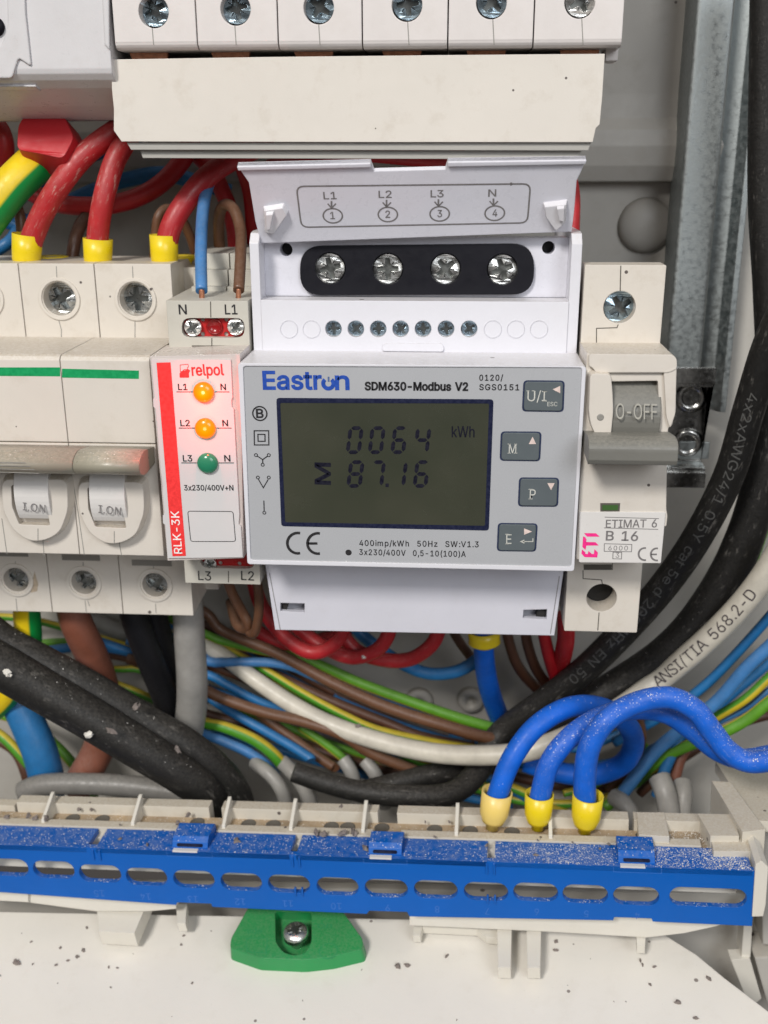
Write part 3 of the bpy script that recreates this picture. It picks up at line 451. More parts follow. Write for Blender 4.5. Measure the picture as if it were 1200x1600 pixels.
# ================================================================== setting
zb = lambda px, py, d: FD(d).u(px, py)[1]
xb = lambda px, py, d: FD(d).u(px, py)[0]
m = MB()
zs = zb(980, 283, -27)
m.profx([(-45, -150), (-30, -150), (-30, zs - .4), (-25, zs), (-23.4, zs + 4), (-23, zs + 9), (-23.6, zs + 13), (-25.5, zs + 16), (-26, zs + 22), (-26, 190), (-45, 190)], -150, 190)
back = m.build('cabinet_back', M['back']); tag(back, kind='structure')
fb = FD(-30); m = MB(); u, v = fb.u(1008, 352); r = 42 / pxmm(1008, 352, -28)
m.lathe(fb, u, v, [(r * 1.02, -.2), (r, .4)] + [(r * math.cos(a * .157), .4 + r * .55 * math.sin(a * .157)) for a in range(1, 10)] + [(.05, .4 + r * .55)], 36)
b = m.build('moulded_boss', M['back']); tag(b, 'round dome moulded into the grey cabinet back', 'boss')
for px, py, R in ((735, 1092, 19), (655, 1094, 20)):
    m = MB(); u, v = fb.u(px, py); r = R / pxmm(px, py, -28)
    m.lathe(fb, u, v, [(r * 1.15, -.2), (r, 2.2), (r * .45, 2.4), (r * .38, .4), (.05, .3)], 24)
    b = m.build('screw_boss', M['back']); tag(b, 'small ring shaped screw boss moulded in the back, ' + ('just left of the thick blue wire' if px > 700 else 'further left over the brown wire'), 'boss', 'screw bosses in the cabinet back')
# bottom panel: a sloping white sheet below the blue bar
pt = F3((300, 1590, 74), (1000, 1598, 76), (300, 1432, 44)); m = MB()
ol = pt.q([(-260, 1420), (930, 1442), (985, 1446), (1040, 1462), (1088, 1492), (1130, 1527), (1210, 1588), (1300, 1680), (1300, 1760), (-260, 1760)])
m.plate(pt, ol, -2.5, 0); tray = m.build('bottom_panel', M['tray']); tag(tray, kind='structure')
m = MB(); lowf = FD(30); m.plate(lowf, lowf.q([(-200, 1380), (1500, 1400), (1500, 1900), (-200, 1900)]), -3, 0)
tag(m.build('lower_recess', M['back']), kind='structure')

# ================================================================== steel rails
fz = Fr((0, 0, .006 * 1), (1, 0, 0), (0, -1, 0))
xl = (xb(1083, 20, -12) + xb(1049, 520, -12)) / 2; xr = (xb(1160, 20, -12) + xb(1108, 520, -12)) / 2 - 1.5; xe = (xb(1168, 60, -20) + xb(1135, 560, -20)) / 2 + 1
t = thing('steel_upright', (xl * .001, .012, .02), 'tall galvanised steel upright profile at the right edge', 'upright')
m = MB(); m.plate(fz, quadround([(xl, -27), (xl, -12), (xr, -12), (xr, -27), (xr - 1.5, -27), (xr - 1.5, -13.5), (xl + 1.5, -13.5), (xl + 1.5, -27)], 1.2), -(zb(1080, 578, -12)) + 6, -180); m.build('channel', M['steel'], t)
m = MB(); m.plate(fz, [(xr, -25.5), (xr, -24), (xe - 2, -22), (xe, -19), (xe + 1.5, -19), (xe - .5, -23.5)], -(zb(1120, 640, -22)) + 6, -180); m.build('side_flange', M['steel'], t)
t = thing('mounting_rail', (.05, .003, .02), 'shiny horizontal mounting rail with two round eyelets behind the grey toggle', 'rail')
za, zc, zd, ze = zb(1075, 574, 0), zb(1075, 600, 0), zb(1075, 738, 0), zb(1075, 762, 0)
m = MB(); m.profx([(-1, za), (0, za), (0, zc), (-7, zc - .6), (-7, zd + .6), (0, zd), (0, ze), (-1, ze), (-1, zd + 1), (-8, zd + 1.6), (-8, zc - 1.6), (-1, zc - 1)], -120, xb(1112, 650, 0)); m.build('rail_profile', M['rail'], t)
fw = FD(-7)
for px, py, R in ((1080, 621, 21), (1074, 692, 20)):
    m = MB(); u, v = fw.u(px, py); r = R / pxmm(px, py, -7)
    m.lathe(fw, u, v, [(r * 1.25, -.2), (r, .8), (r * .72, .9), (r * .6, -.1), (.05, -.15)], 28); m.build('eyelet', M['rail'], t)
m = MB(); m.box(FD(-7.2), xb(1050, 700, -7), xb(1108, 700, -7), zb(1080, 690, -7), zb(1080, 716, -7), 0, .5); m.build('rail_tab', M['steel'], t)

# ================================================================== top row
t = thing('switch_module', (-.06, -.03, .10), 'large rounded white switch module at the top left corner', 'switch')
f = FD(38); x1 = xb(171, 60, 38); zz = zb(100, 112, 38)
pr = [(8, 170), (38, 170), (38, zz + .6), (37.7, zz - .4), (36.5, zz - 1.6), (34, zb(100, 138, 34)), (26, zb(100, 166, 26)), (18, zb(100, 188, 18)), (8, zb(100, 188, 18))]
m = MB(); m.profx(pr, -110, x1); m.build('housing', M['surge'], t)
m = MB(); q = f.q([(12, -60), (38, -60), (41, 20), (50, 104), (30, 90), (20, 122), (-60, 122), (-60, 90), (5, 70), (14, 40)]); m.plate(f, quadround(q, .8), -.5, .5); m.build('raised_rib', M['surge'], t)
m = MB(); q = f.q([(158, -60), (170, -60), (172, 78), (165, 70)]); m.plate(f, q, -.5, .45); m.build('edge_rib', M['surge'], t)
m = MB(); m.lathe(f, *f.u(-6, 42), [(1.9, .52), (1.9, -.2), (.02, -.2)]); m.build('screw_hole', M['black'], t)
f2 = F3((0, 138, 34), (170, 138, 34), (0, 166, 26)); m = MB(); m.plate(f2, f2.q([(-60, 133), (56, 133), (64, 140), (-60, 140)]), -.3, .35); m.build('moulded_bar', M['surge'], t)
bx = [177, 307, 434, 566, 700, 834, 974]; f = FD(38)
sc = [(240, 18), (368, 14), (498, 12), (636, 8), (768, 4), (906, 3)]
ords = ['leftmost of six white breakers along the top, beside the rounded switch module', 'second from the left of the six white breakers along the top', 'third from the left of the six white breakers along the top', 'fourth from the left of the six white breakers along the top', 'fifth from the left of the six white breakers along the top', 'rightmost of six white breakers along the top, beside the steel upright']
for i in range(6):
    ua, ub = xb(bx[i], 40, 38) + .14, xb(bx[i + 1], 40, 38) - .14; zt = 175; zl = zb(bx[i] + 60, 66 - i * .8, 38); zq = zb(bx[i] + 60, 79 - i * .8, 36)
    t = thing('top_breaker', ((ua + ub) / 2000, -.02, zl * .001), ords[i], 'circuit breaker', 'white breakers along the top')
    hx, hy = sc[i]; m = MB(); m.plate(f, rect(ua, zl, ub, zt), -7, 0, holes=holes_px(f, [(hx, hy, 24)]))
    m.profx([(31, zl), (38, zl), (37.9, zl - .5), (37.5, zl - 1), (36.8, zl - 1.4), (35.8, zq), (8, zq), (8, zt), (30.9, zt)], ua, ub); m.build('housing', M['topwhite'], t)
    m = MB(); m.line(f, [(hx - 2 + i, hy + 26), (hx + i, 70)], 1.6, .02); m.build('seam', M['emboss'], t)
    screw(f, hx + 1, hy - 2, 23.5, -3.0, random.uniform(0, 1.5), M['bluezinc'] if i < 5 else M['zinc'], t, depth=2)
t = thing('busbar', (.02, -.02, .107), 'copper busbar comb between the top breakers and the beige cover', 'busbar')
for i in range(6):
    hx = sc[i][0]; m = MB(); fq = FD(31); a = xb(hx - 42 + (i == 5) * 8, 80, 31); b_ = xb(hx + 24 + (i == 5) * 8, 80, 31)
    m.plate(fq, [(a + 1.2, zb(hx, 96, 31)), (b_ - .6, zb(hx, 96, 31)), (b_, zb(hx, 70, 31)), (a, zb(hx, 70, 31))], -1.5, 0); m.build('pin', M['copper'], t)
m = MB(); m.box(FD(29), xb(185, 95, 29), xb(930, 95, 29), zb(500, 220, 29), zb(500, 97, 29), -3, 0); m.build('bar', M['copper'], t)
m = MB(); m.box(FD(31), xb(945, 80, 31), xb(964, 80, 31), zb(950, 96, 31), zb(950, 66, 31), -6, 2); m.build('end_piece', M['topwhite'], t)
t = thing('busbar_cover', (.02, -.036, .09), 'long beige plastic cover strip over the busbar above the meter', 'cover')
f = FD(36); m = MB()
m.plate(f, f.q([(174, 93), (420, 89), (700, 86), (945, 84), (941, 150), (937, 194), (931, 200), (926, 222), (560, 222), (190, 221), (178, 204), (178, 170), (175, 140)]), -1.6, 0)
m.profx([(34.4, zb(500, 94, 34)), (34.4, zb(500, 91, 34)), (14, zb(500, 91, 20)), (14, zb(500, 94, 20))], xb(180, 92, 34), xb(942, 88, 34)); m.build('front_panel', M['strip'], t)
m = MB(); m.plate(f, f.q([(196, 222.5), (924, 222.5), (920, 235), (203, 234)]), -3, -.9); m.plate(f, f.q([(214, 234.5), (910, 235.5), (904, 249), (219, 247)]), -5, -2.2)
m.build('lower_lip', M['striplip'], t)

# ================================================================== left breaker
t = thing('pole_breaker', (-.05, -.01, -.028), 'cream multi pole breaker at the left with green stripe and two I.ON switches', 'circuit breaker')
f = FD(28); xR = -21.4; zt = zb(150, 412, 28); zl = zb(150, 545, 28) - 4
xd = [xR, xb(148, 430, 28), xb(30, 430, 28), xb(-90, 430, 28), -95]
hs = [[(93, 467, 26)], [(212, 468, 27)], [(-26, 466, 26)]]
m = MB()
for i in range(4):
    a, b_ = xd[i + 1] + .12, xd[i] - .12
    hh = [h for h in ((93, 467, 26), (212, 468, 26), (-26, 466, 26)) if a < f.u(h[0], h[1])[0] < b_]
    m.plate(f, rect(a, zl, b_, zt), -7, 0, holes=holes_px(f, hh))
m.profx([(4, zt - .4), (20.9, zt - .4), (20.9, zl), (4, zl)], -95, xR - .1); m.box(FD(4), xR - .5, xR + 3.2, zl - 2, zt - 2, 0, 12); m.build('terminal_housing', M['cream'], t); m = MB()
zbT, zbB = zb(150, 876, 28), zb(150, 958, 28)
xd2 = [xb(300, 920, 28), xb(189, 920, 28), xb(78, 920, 28), xb(-33, 920, 28), -95]
for i in range(4):
    a, b_ = xd2[i + 1] + .12, xd2[i] - .12
    hh = [h for h in ((25, 906, 20), (131, 910, 20), (242, 914, 20)) if a < f.u(h[0], h[1])[0] < b_]
    m.plate(f, rect(a, zbB, b_, zbT + 3), -6, 0, holes=holes_px(f, hh))
m.profx([(4, zbB + .4), (21.9, zbB + .4), (21.9, zbT + 3), (4, zbT + 3)], -95, xd2[0] - .1)
m.box(FD(4), xR - .5, xR + 3.5, zbB + 1.5, zbT, 0, 10)
m.build('terminal_housing', M['cream'], t)
for px, py, R in ((93, 467, 33), (212, 468, 33), (-26, 466, 33), (25, 906, 28), (131, 910, 28), (242, 914, 28)):
    m = MB(); m.plate(f, holes_px(f, [(px, py, R)])[0], -.2, .35, holes=holes_px(f, [(px, py, R - 5)])); m.build('terminal_rim', M['cream'], t)
m = MB()
for a in (((88, 416), (89, 436)), ((92, 501), (96, 515), (96, 542)), ((207, 416), (208, 436)), ((211, 502), (211, 542)), ((140, 947), (137, 938)), ((25, 935), (27, 956)), ((133, 938), (135, 957)), ((243, 943), (244, 958)), ((24, 884), (24, 877)), ((130, 886), (130, 878)), ((240, 888), (240, 880))): m.line(f, a, 1.3, .03)
m.build('seam', M['emboss'], t)
for px, py, r_ in ((93, 467, 0.5), (212, 468, .05), (-26, 466, 1)): screw(f, px + 2, py - 1, 25, -3.6, r_, M['zincdark'], t, depth=2)
for px, py, r_ in ((25, 906, .8), (131, 910, .3), (242, 914, .9)): screw(f, px + 2, py + 1, 20, -3.2, r_, M['zincdark'], t, depth=1.8)
for a in ((-20, 44, 867), (97, 156, 871), (206, 268, 877)):
    m = MB(); m.box(f, xb(a[0], a[2], 28), xb(a[1], a[2], 28), zb(100, a[2] + 4, 28), zb(100, a[2] - 5, 28), -.5, .12); m.build('slot', M['slotgrey'], t)
m = MB(); m.flat(f, quadround(f.q([(54, 892), (57, 903), (60, 912), (58, 924), (48, 926), (47, 915), (51, 906)]), .3), .03); m.build('dirt_stain', ink('stain_tan', (.42, .34, .25), .8), t)
# nose
f = FD(52); znT, znB = zb(150, 556, 52), zb(150, 868, 52); zg = zb(150, 692, 52)
xm = (xb(96, 600, 52) + xb(114, 750, 52)) / 2; xN = -21.2
m = MB()
for a, b_ in ((-95, xm - .1), (xm + .1, xN)):
    m.profx([(20, znT), (50.5, znT), (51.4, znT - .3), (52, znT - 1), (52, zg + .1), (51.6, zg), (20, zg)], a, b_, dx1=0)
    m.profx([(20, zg - .15), (51.6, zg - .15), (52, zg - .25), (52, znB + .3), (51.6, znB), (20, znB)], a, b_)
m.build('front_housing', M['cream2'], t)
m = MB()
for a in (((114, 752), (122, 800), (132, 868)), ((67, 842), (69, 868)), ((186, 846), (190, 868)), ((3, 810), (11, 866))): m.line(f, a, 1.3, .03)
m.build('front_seam', M['emboss'], t)
for q in ([(-60, 574), (94, 574), (94, 588), (-60, 587)], [(97, 576), (217, 579), (217, 592), (97, 590)]):
    m = MB(); m.flat(f, f.q(q), .04); m.build('green_stripe', M['greenstripe'], t)
# switches
for cx, lab in ((60, None), (178, None)):
    dy = 0 if cx < 100 else 4
    m = MB(); fo = f.q([(cx - 56, 738 + dy), (cx + 56, 738 + dy), (cx + 58, 790 + dy), (cx + 44, 828 + dy), (cx + 20, 842 + dy), (cx - 8, 844 + dy), (cx - 36, 826 + dy), (cx - 54, 790 + dy)])
    ho = f.q([(cx - 40, 748 + dy), (cx + 21, 748 + dy), (cx + 22, 790 + dy), (cx + 27, 817 + dy), (cx - 26, 815 + dy), (cx - 38, 785 + dy)])
    m.plate(f, quadround(fo, 2.2), -.5, 2.6, holes=[quadround(ho, .5)], taper=.9); rk = m.build('switch_surround', M['cream2'], t)
    m = MB(); fd_ = FD(55); ua, va = fd_.u(cx - 41, 750 + dy); ub, vb = fd_.u(cx + 22, 815 + dy); n = 10
    pr = [(48, va + 2)] + [(49.5 + 6.0 * math.sin(math.pi * (.12 + .72 * i / n)) ** .4, va + 2 + (vb - va - 1.7) * i / n) for i in range(n + 1)] + [(48, vb + .3)]
    m.profx(pr, ua + .2, ub - .1, smooth=False); m.build('rocker', M['rocker'], rk)
    m = MB(); fr_ = FD(55.55); m.text(fr_, 'I.ON', (cx - 24, 797 + dy), (cx + 11, 801 + dy), 12, .05, .008, space=1.12); m.build('printed_text', M['inkgrey'], rk)
    m = MB(); m.line(f, [(cx + 6, 820 + dy), (cx + 6, 840 + dy)], 1.4, 2.62); m.build('surround_seam', M['emboss'], rk)
# toggle bar
m = MB(); fz_ = zb(100, 712, 64), zb(100, 748, 64); xe_ = xb(217, 725, 64)
def tog(mb, x0, x1, zt_, zb_, d0, d1):
    zm, hh = (zt_ + zb_) / 2, (zt_ - zb_) / 2
    mb.profx([(d0, zm + hh * .55)] + [(d1 - 5 + 5 * math.sin(math.pi * k / 12), zm + hh * math.cos(math.pi * k / 12)) for k in range(13)] + [(d0, zm - hh * .8)], x0, x1, smooth=True)
tog(m, -95, xb(113, 725, 64) - .1, *fz_, 51, 64); tog(m, xb(113, 725, 64) + .02, xe_, *fz_, 51, 64); tb = m.build('toggle_bar', M['togglegrey'], t)
m = MB()
for k in range(4): fq = FD(64.2); m.line(fq, [(-20, 722 + k * 5), (40 + k * 7, 723 + k * 5.5)], 1.2, .03)
m.build('grip_line', M['emboss'], tb)

# ================================================================== phase relay
t = thing('phase_relay', (-.009, -.02, -.008), 'slim phase relay with red stripe, two lit amber lamps and one green lamp', 'relay')
f = FD(46); xa, xz = -18.2, -.1; zt, zl = zb(330, 470, 46), zb(330, 548, 46) - 3
fst = quadround(f.q([(284, 497), (382, 497), (382, 528), (284, 527)]), 2.1)
wn_ = f.q([(300, 540), (366, 540), (366, 556), (300, 556)])
m = MB(); m.plate(f, rect(xa, zl, xb(328, 500, 46) - .06, zt), -2.2, 0, holes=[]) if 0 else None
m.plate(f, rect(xa, zl, xz, zt), -2.2, 0, holes=[fst, wn_]); m.profx([(4, zt), (43.7, zt), (43.7, zl), (4, zl)], xa, xz); m.build('base', M['relaybase'], t); m = MB()
zb1, zb2 = zb(340, 862, 46), zb(350, 912, 46)
f_lo = quadround(f.q([(313, 840), (398, 840), (398, 889), (313, 887)]), 2.0)
m.plate(f, rect(xa, zb2, xz, zb1 + 4), -2.2, 0, holes=[f_lo]); m.profx([(6, zb2), (43.7, zb2), (43.7, zb1 + 4), (6, zb1 + 4)], xa, xz)
m.build('base', M['relaybase'], t)
m = MB(); fq = FD(24)
for y0, y1, d in ((396, 420, 0), (422, 446, 2.5), (448, 470, 5)):
    for a, b_ in ((306, 359), (361, 405)): m.box(fq, xb(a, 430, 24), xb(b_, 430, 24), zb(350, y1, 24 + d), zb(350, y0, 24 + d), -18, d)
m.build('stepped_back', M['relaybase'], t)
m = MB(); m.box(fq, xb(333, 458, 29), xb(400, 458, 29), zb(350, 467, 29), zb(350, 458, 29), 4, 5.3); m.build('wire_slot', M['darkhole'], t)
m = MB(); m.line(f, [(329, 471), (329.5, 496)], 1.6, .03); m.line(f, [(331, 528), (331, 540)], 1.6, .03); m.line(f, [(357, 892), (357, 910)], 1.6, .03); m.build('seam', M['groove'], t)
m = MB(); m.plate(f, f.q([(300, 541), (366, 541), (366, 556), (300, 556)]), -2.2, -1.4); m.build('label_window', M['groove'], t)
m = MB()
m.text(f, 'N', (280, 491), (292, 491), 15, .05, .025); m.text(f, 'L1', (352, 491), (371, 491), 15, .05, .025)
m.text(f, 'L3', (310, 906), (330, 907), 14, .05, .01); m.text(f, 'L2', (377, 906), (397, 907), 14, .05, .01); m.build('printed_text', M['inkblack'], t)
ins = []
for cy, y0, y1, nm in ((512, 497, 527, 'terminal_insert'), (880, 840, 889, 'terminal_insert')):
    m = MB(); sh = fst if cy == 512 else f_lo
    ho = holes_px(f, [(314, 501, 3.4), (351, 501, 3.4), (314, 524, 3.4), (351, 524, 3.4)]) if cy == 512 else holes_px(f, [(342, 884, 3.2), (372, 885, 3.2)])
    m.plate(f, [(p[0] * .995 + .0, p[1]) for p in sh], -2.18, -1.75, holes=ho); ii = m.build(nm, M['redplastic'], t); ins.append(ii)
m = MB(); m.lathe(f, *f.u(333, 512), [(1.8, -1.8), (1.8, -1.2), (1.5, -1.1), (1.45, -1.35), (.02, -1.35)]); m.build('red_stud', M['reddark'], ins[0])
screw(f, 301, 512, 13.5, -.35, .5, M['zinc'], t, depth=1.0); screw(f, 368, 511, 13, -.35, .9, M['zinc'], t, depth=1.0); screw(f, 328, 882, 10, -.5, .5, M['zinc'], t, depth=.9)
# face
f = FD(57); m = MB(); q = f.q([(234, 557), (375, 553), (381, 872), (262, 876)])
m.plate(f, q, -14, 0); m.build('front_frame', M['relayclear'], t)
lab = [(238, 562), (361, 561), (380, 869), (263, 871)]
def LP(x, y): return (230 + x / 3.335, 440 + y / 3.335)
m = MB(); m.plate(f, f.q([LP(25, 405), LP(437, 405), LP(446, 600), LP(440, 615), LP(442, 650), LP(452, 660), LP(482, 1210), LP(478, 1260), LP(490, 1270), LP(500, 1432), LP(110, 1437), LP(98, 1265), LP(86, 1255), LP(84, 1215), LP(94, 1205), LP(48, 660), LP(36, 650), LP(34, 610), LP(42, 600)]), -.2, .5); lb = m.build('front_label', M['label'], t)
n_ = .55
m = MB(); m.flat(f, f.q([LP(52, 420), LP(125, 418), LP(205, 1425), LP(135, 1427)]), n_); m.build('red_stripe', M['inkred'], lb)
m = MB(); m.text(f, 'relpol', LP(238, 487), LP(402, 484), 17, n_, .035); m.flat(f, quadround(f.q([LP(172, 498), LP(172, 472), LP(190, 462), LP(218, 455), LP(228, 460), LP(220, 474), LP(222, 498)]), .25), n_); m.line(f, [LP(176, 466), LP(175, 432), LP(216, 428), LP(218, 442), LP(212, 446), LP(216, 454), LP(196, 456), LP(184, 466)], .9, n_, True); m.build('brand_lettering', M['inkred'], lb)
m = MB()
for (x, y), (tx, txe, ty), (nx, nxe) in (((298, 572), (166, 213, 562), (386, 413)), ((307, 760), (178, 226, 750), (396, 424)), ((319, 941), (191, 238, 933), (406, 436))):
    L = {572: 'L1', 760: 'L2', 941: 'L3'}[y]
    m.text(f, L, LP(tx, ty), LP(txe, ty), 9.5, n_, .035); m.text(f, 'N', LP(nx, ty), LP(nxe, ty), 9.5, n_, .035)
    m.line(f, [LP(tx - 10, y), LP(x - 56, y)], 1.3, n_); m.line(f, [LP(x + 56, y), LP(nxe + 18, y)], 1.3, n_)
m.text(f, '3x230/400V+N', LP(197, 1084), LP(452, 1084), 8.2, n_, .035)
q = quadround(f.q([LP(214, 1192), LP(450, 1194), LP(463, 1350), LP(230, 1350)]), .6); m.stroke(f, q, .08, n_, True); m.build('printed_text', M['inkblack'], lb)
m = MB(); m.text(f, 'RLK-3K', LP(186, 1412), LP(168, 1192), 12.5, n_ + .04, .012); m.build('model_lettering', M['inkwhite'], lb)
for x, y, on in ((298, 572, 1), (307, 760, 1), (319, 941, 0)):
    px, py = LP(x, y); u, v = f.u(px, py); r = 16.3 / pxmm(px, py, 57); m = MB()
    m.lathe(f, u, v, [(r, .3), (r, .9)] + [(r * math.cos(a * .157), .9 + r * .5 * math.sin(a * .157)) for a in range(1, 10)] + [(.02, .9 + r * .5)], 30)
    m.build('lamp', M['ledon'] if on else M['ledoff'], t)
    if on:
        l = bpy.data.lights.new('lamp_glow', 'POINT'); l.energy = .005 if y < 600 else .0026; l.color = (1, .05, .03); l.shadow_soft_size = .0006
        o = bpy.data.objects.new('lamp_glow', l); COL.objects.link(o); o.parent = t; o.location = f.P(u, v, 3.1) - Vector(t.location)

# ================================================================== energy meter
t = thing('energy_meter', (.036, -.02, -.023), 'white din rail energy meter showing 0064 and 87.16 under an open flap', 'energy meter')
f = FD(45); zh = 45.2
m = MB()
m.profx([(3, 66), (33, 66), (33, -21), (3, -21)], 1.2, 70.8)
# cheeks
for xa_, xc_ in ((.6, 2.6), (69.4, 71.6)):
    m.profx([(3, 70), (40, 70.5), (43, 70.2), (45, 68.2), (45, zh - 1), (3, zh - 1)], xa_, xc_)
ztc = zb(650, 470, 45)
hs = [(521, 514, 13), (556, 514, 13), (591, 514, 13), (626, 514, 13), (661, 514, 13), (697, 514, 13), (733, 514, 13)]
m.plate(f, rect(2.6, zh - 1, 69.4, ztc), -6, .3, holes=holes_px(f, hs, .3))
m.build('housing', M['meter'], t)
f4 = FD(38.5); m = MB(); ova = quadround(f4.q([(470, 384), (834, 380), (834, 459), (470, 460)]), 6.5, 8)
nh = holes_px(f4, [(447, 390, 10), (857, 387, 10)])
m.plate(f4, rect(2.6, ztc, 69.4, 69), -5, 0, holes=[ova] + nh); m.build('terminal_deck', M['flap'], t)
m = MB(); m.plate(f4, [(p[0] * .999 + .02, p[1]) for p in ova], -5, 1.2, holes=holes_px(f4, [(516, 419, 24), (606, 420, 24), (696, 420, 24), (785, 421, 24)], 1.2)); m.build('terminal_block', M['black'], t)
for px, py, r_ in ((516, 419, .25), (606, 420, .02), (696, 420, .7), (785, 421, .35)): screw(f4, px, py, 22.5, -.5, r_, M['zinc'], t, depth=1.3)
m = MB()
for px, py, r_ in ((447, 390, 10), (857, 387, 10)): m.plate(f4, holes_px(f4, [(px, py, 11)])[0], -5, -3.5)
m.build('hole_floor', M['darkhole'], t)
for px, py, R in hs: screw(f, px + .5, py - .5, 12.6, -1.6, random.uniform(0, 1.5), M['bluezinc'], t, depth=1.0, name='signal_screw')
m = MB()
for px in (452, 487, 770, 806, 842):
    m.plate(f, holes_px(f, [(px, 514, 14)])[0], .2, .42, holes=holes_px(f, [(px, 514, 13)]))
q = quadround(f.q([(597, 548), (598, 536), (693, 536), (694, 549)]), .8); m.plate(f, q, .2, .7); m.build('moulded_ring', M['meter'], t)
# flap
ff = F3((408, 379, 42), (892, 366, 42), (372, 262, 50)); ff = Fr(PW(408, 379, 42.5), PW(892, 364, 42.5) - PW(408, 379, 42.5), PW(645, 255, 51) - PW(650, 372, 42.5))
m = MB(); fo = ff.q([(408, 380), (399, 345), (389, 285), (380, 272), (371, 259), (579, 254), (584, 268), (696, 265), (700, 252), (916, 249), (908, 268), (901, 282), (897, 330), (893, 362)])
m.plate(ff, fo, -1.4, 0); m.plate(ff, ff.q([(371, 259), (579, 254), (580, 259), (373, 264)]), -1.2, .6); m.plate(ff, ff.q([(700, 252), (916, 249), (914, 254), (700, 258)]), -1.2, .6); fl = m.build('flap', M['flap'], t)
m = MB(); n_ = .05
q = quadround(ff.q([(463, 291), (829, 287), (824, 348), (471, 355)]), 1.6); m.stroke(ff, q, .17, n_, True)
for L, D, cx, ty, cy in (('L1', '1', 519, 311, 337), ('L2', '2', 605, 309, 335), ('L3', '3', 686, 308, 334), ('N', '4', 772, 307, 333)):
    wL = 10 if len(L) > 1 else 6
    m.text(ff, L, (cx - 3 - wL, ty), (cx - 3 + wL, ty - .3), 11, n_, .02); a = circ(*ff.u(cx + 1, cy), 15 / 7.35, 30); a = [(p[0], a[0][1] + (p[1] - a[0][1]) * .85) for p in a]; m.stroke(ff, a, .16, n_, True)
    m.text(ff, D, (cx - 2.5, cy + 5), (cx + 4.5, cy + 5), 11, n_, .02); m.line(ff, [(cx - 1, ty + 3), (cx - 1, ty + 13)], 2.6, n_); m.line(ff, [(cx - 7, ty + 7), (cx - 1, ty + 14), (cx + 6, ty + 7)], 2.2, n_)
m.build('printed_text', M['inkgrey'], fl)
for a, b_ in (([(411, 322), (444, 317), (452, 330), (428, 364), (413, 361)], [(416, 325), (430, 323), (424, 352), (417, 354)]), ([(848, 316), (887, 311), (885, 345), (868, 359), (851, 336)], [(868, 316), (882, 314), (881, 340), (872, 338)])):
    m = MB(); m.plate(ff, quadround(ff.q(a), .3), -.1, 1.3, taper=.85); m.plate(ff, ff.q(b_), 0, 2.2, taper=.8)
    m.build('latch', M['clip'], fl)
# nose
P_ = [(371, 567), (915, 573), (898, 891), (386, 881)]
f = FD(60); m = MB(); ou = [(0, 0), (72, 0), (72, 45.1), (0, 45.1)]
inn = f.q([(380, 571.5), (909.5, 574), (892.5, 885), (392, 874.5)])
m.plate(f, quadround(ou, .7), -16, .25, holes=[quadround(inn, .7)]); m.build('front_frame', M['meter'], t)
m = MB(); m.plate(f, quadround(inn, .7), -16, 0); fc = m.build('faceplate', M['face'], t)
Z = lambda x, y: (370 + x / 2.1818, 540 + y / 2.1818)
n_ = .06
m = MB(); lo = quadround(f.q([Z(135, 178), Z(875, 183), Z(859, 630), Z(152, 615)]), .7); li = quadround(f.q([Z(148, 195), Z(860, 197), Z(846, 614), Z(165, 602)]), .4)
m.plate(f, lo, -.1, .10, holes=[li]); m.build('display_border', M['navy'], fc)
m = MB(); m.flat(f, li, .04); lc = m.build('display', M['lcd'], fc)
SEG = {'0': 'abcdef', '6': 'acdefg', '4': 'bcfg', '8': 'abcdefg', '7': 'abc', '1': 'bc'}
m = MB()
def digit(ch, x0, x1, y0, y1, sk=10):
    g, tk = 2, 13; ym = (y0 + y1) / 2
    sx = lambda y: sk * (ym - y) / (y1 - y0)
    def poly(p): m.flat(f, f.q([Z(x + sx(y), y) for x, y in p]), .07)
    H = lambda y: [(x0 + g, y), (x0 + g + tk * .6, y - tk / 2), (x1 - g - tk * .6, y - tk / 2), (x1 - g, y), (x1 - g - tk * .6, y + tk / 2), (x0 + g + tk * .6, y + tk / 2)]
    V = lambda x, ya, yb: [(x, ya + g), (x + tk / 2, ya + g + tk * .6), (x + tk / 2, yb - g - tk * .6), (x, yb - g), (x - tk / 2, yb - g - tk * .6), (x - tk / 2, ya + g + tk * .6)]
    for s_ in SEG[ch]:
        poly({'a': H(y0), 'g': H(ym), 'd': H(y1), 'f': V(x0, y0, ym), 'b': V(x1, y0, ym), 'e': V(x0, ym, y1), 'c': V(x1, ym, y1)}[s_])
for ch, x0, x1 in (('0', 383, 421), ('0', 458, 496), ('6', 535, 572), ('4', 613, 652)): digit(ch, x0, x1, 281, 363)
for ch, x0, x1 in (('8', 385, 424), ('7', 460, 497), ('1', 540, 572), ('6', 611, 648)): digit(ch, x0, x1, 397, 478)
m.flat(f, f.q([Z(507, 470), Z(518, 470), Z(518, 482), Z(507, 482)]), .07)
m.text(f, 'kWh', Z(733, 312), Z(810, 312), 17, .07, .015)
m.text(f, 'M', Z(318, 472), Z(318, 402), 23, .07, .06); m.build('display_digits', M['lcdink'], lc)
m = MB(); m.text(f, 'Eastr', Z(92, 148), Z(288, 148), 27.5, n_, .05); m.text(f, 'n', Z(338, 149), Z(382, 149), 27.5, n_, .05)
c_ = f.u(*Z(312, 129)); R_ = 17.5 / 2.18 / pxmm(515, 600, 60) * 1.0
m.stroke(f, [(c_[0] + R_ * math.sin(a), c_[1] - R_ * math.cos(a)) for a in [math.radians(-140 + 280 * i / 24) for i in range(25)]], .42, n_); m.build('brand_lettering', M['inkblue'], fc)
m = MB(); m.line(f, [Z(313, 106), Z(313, 123)], 2.8, n_); m.build('brand_mark', ink('print_slate', (.07, .12, .26)), fc)
m = MB(); n_ = .06
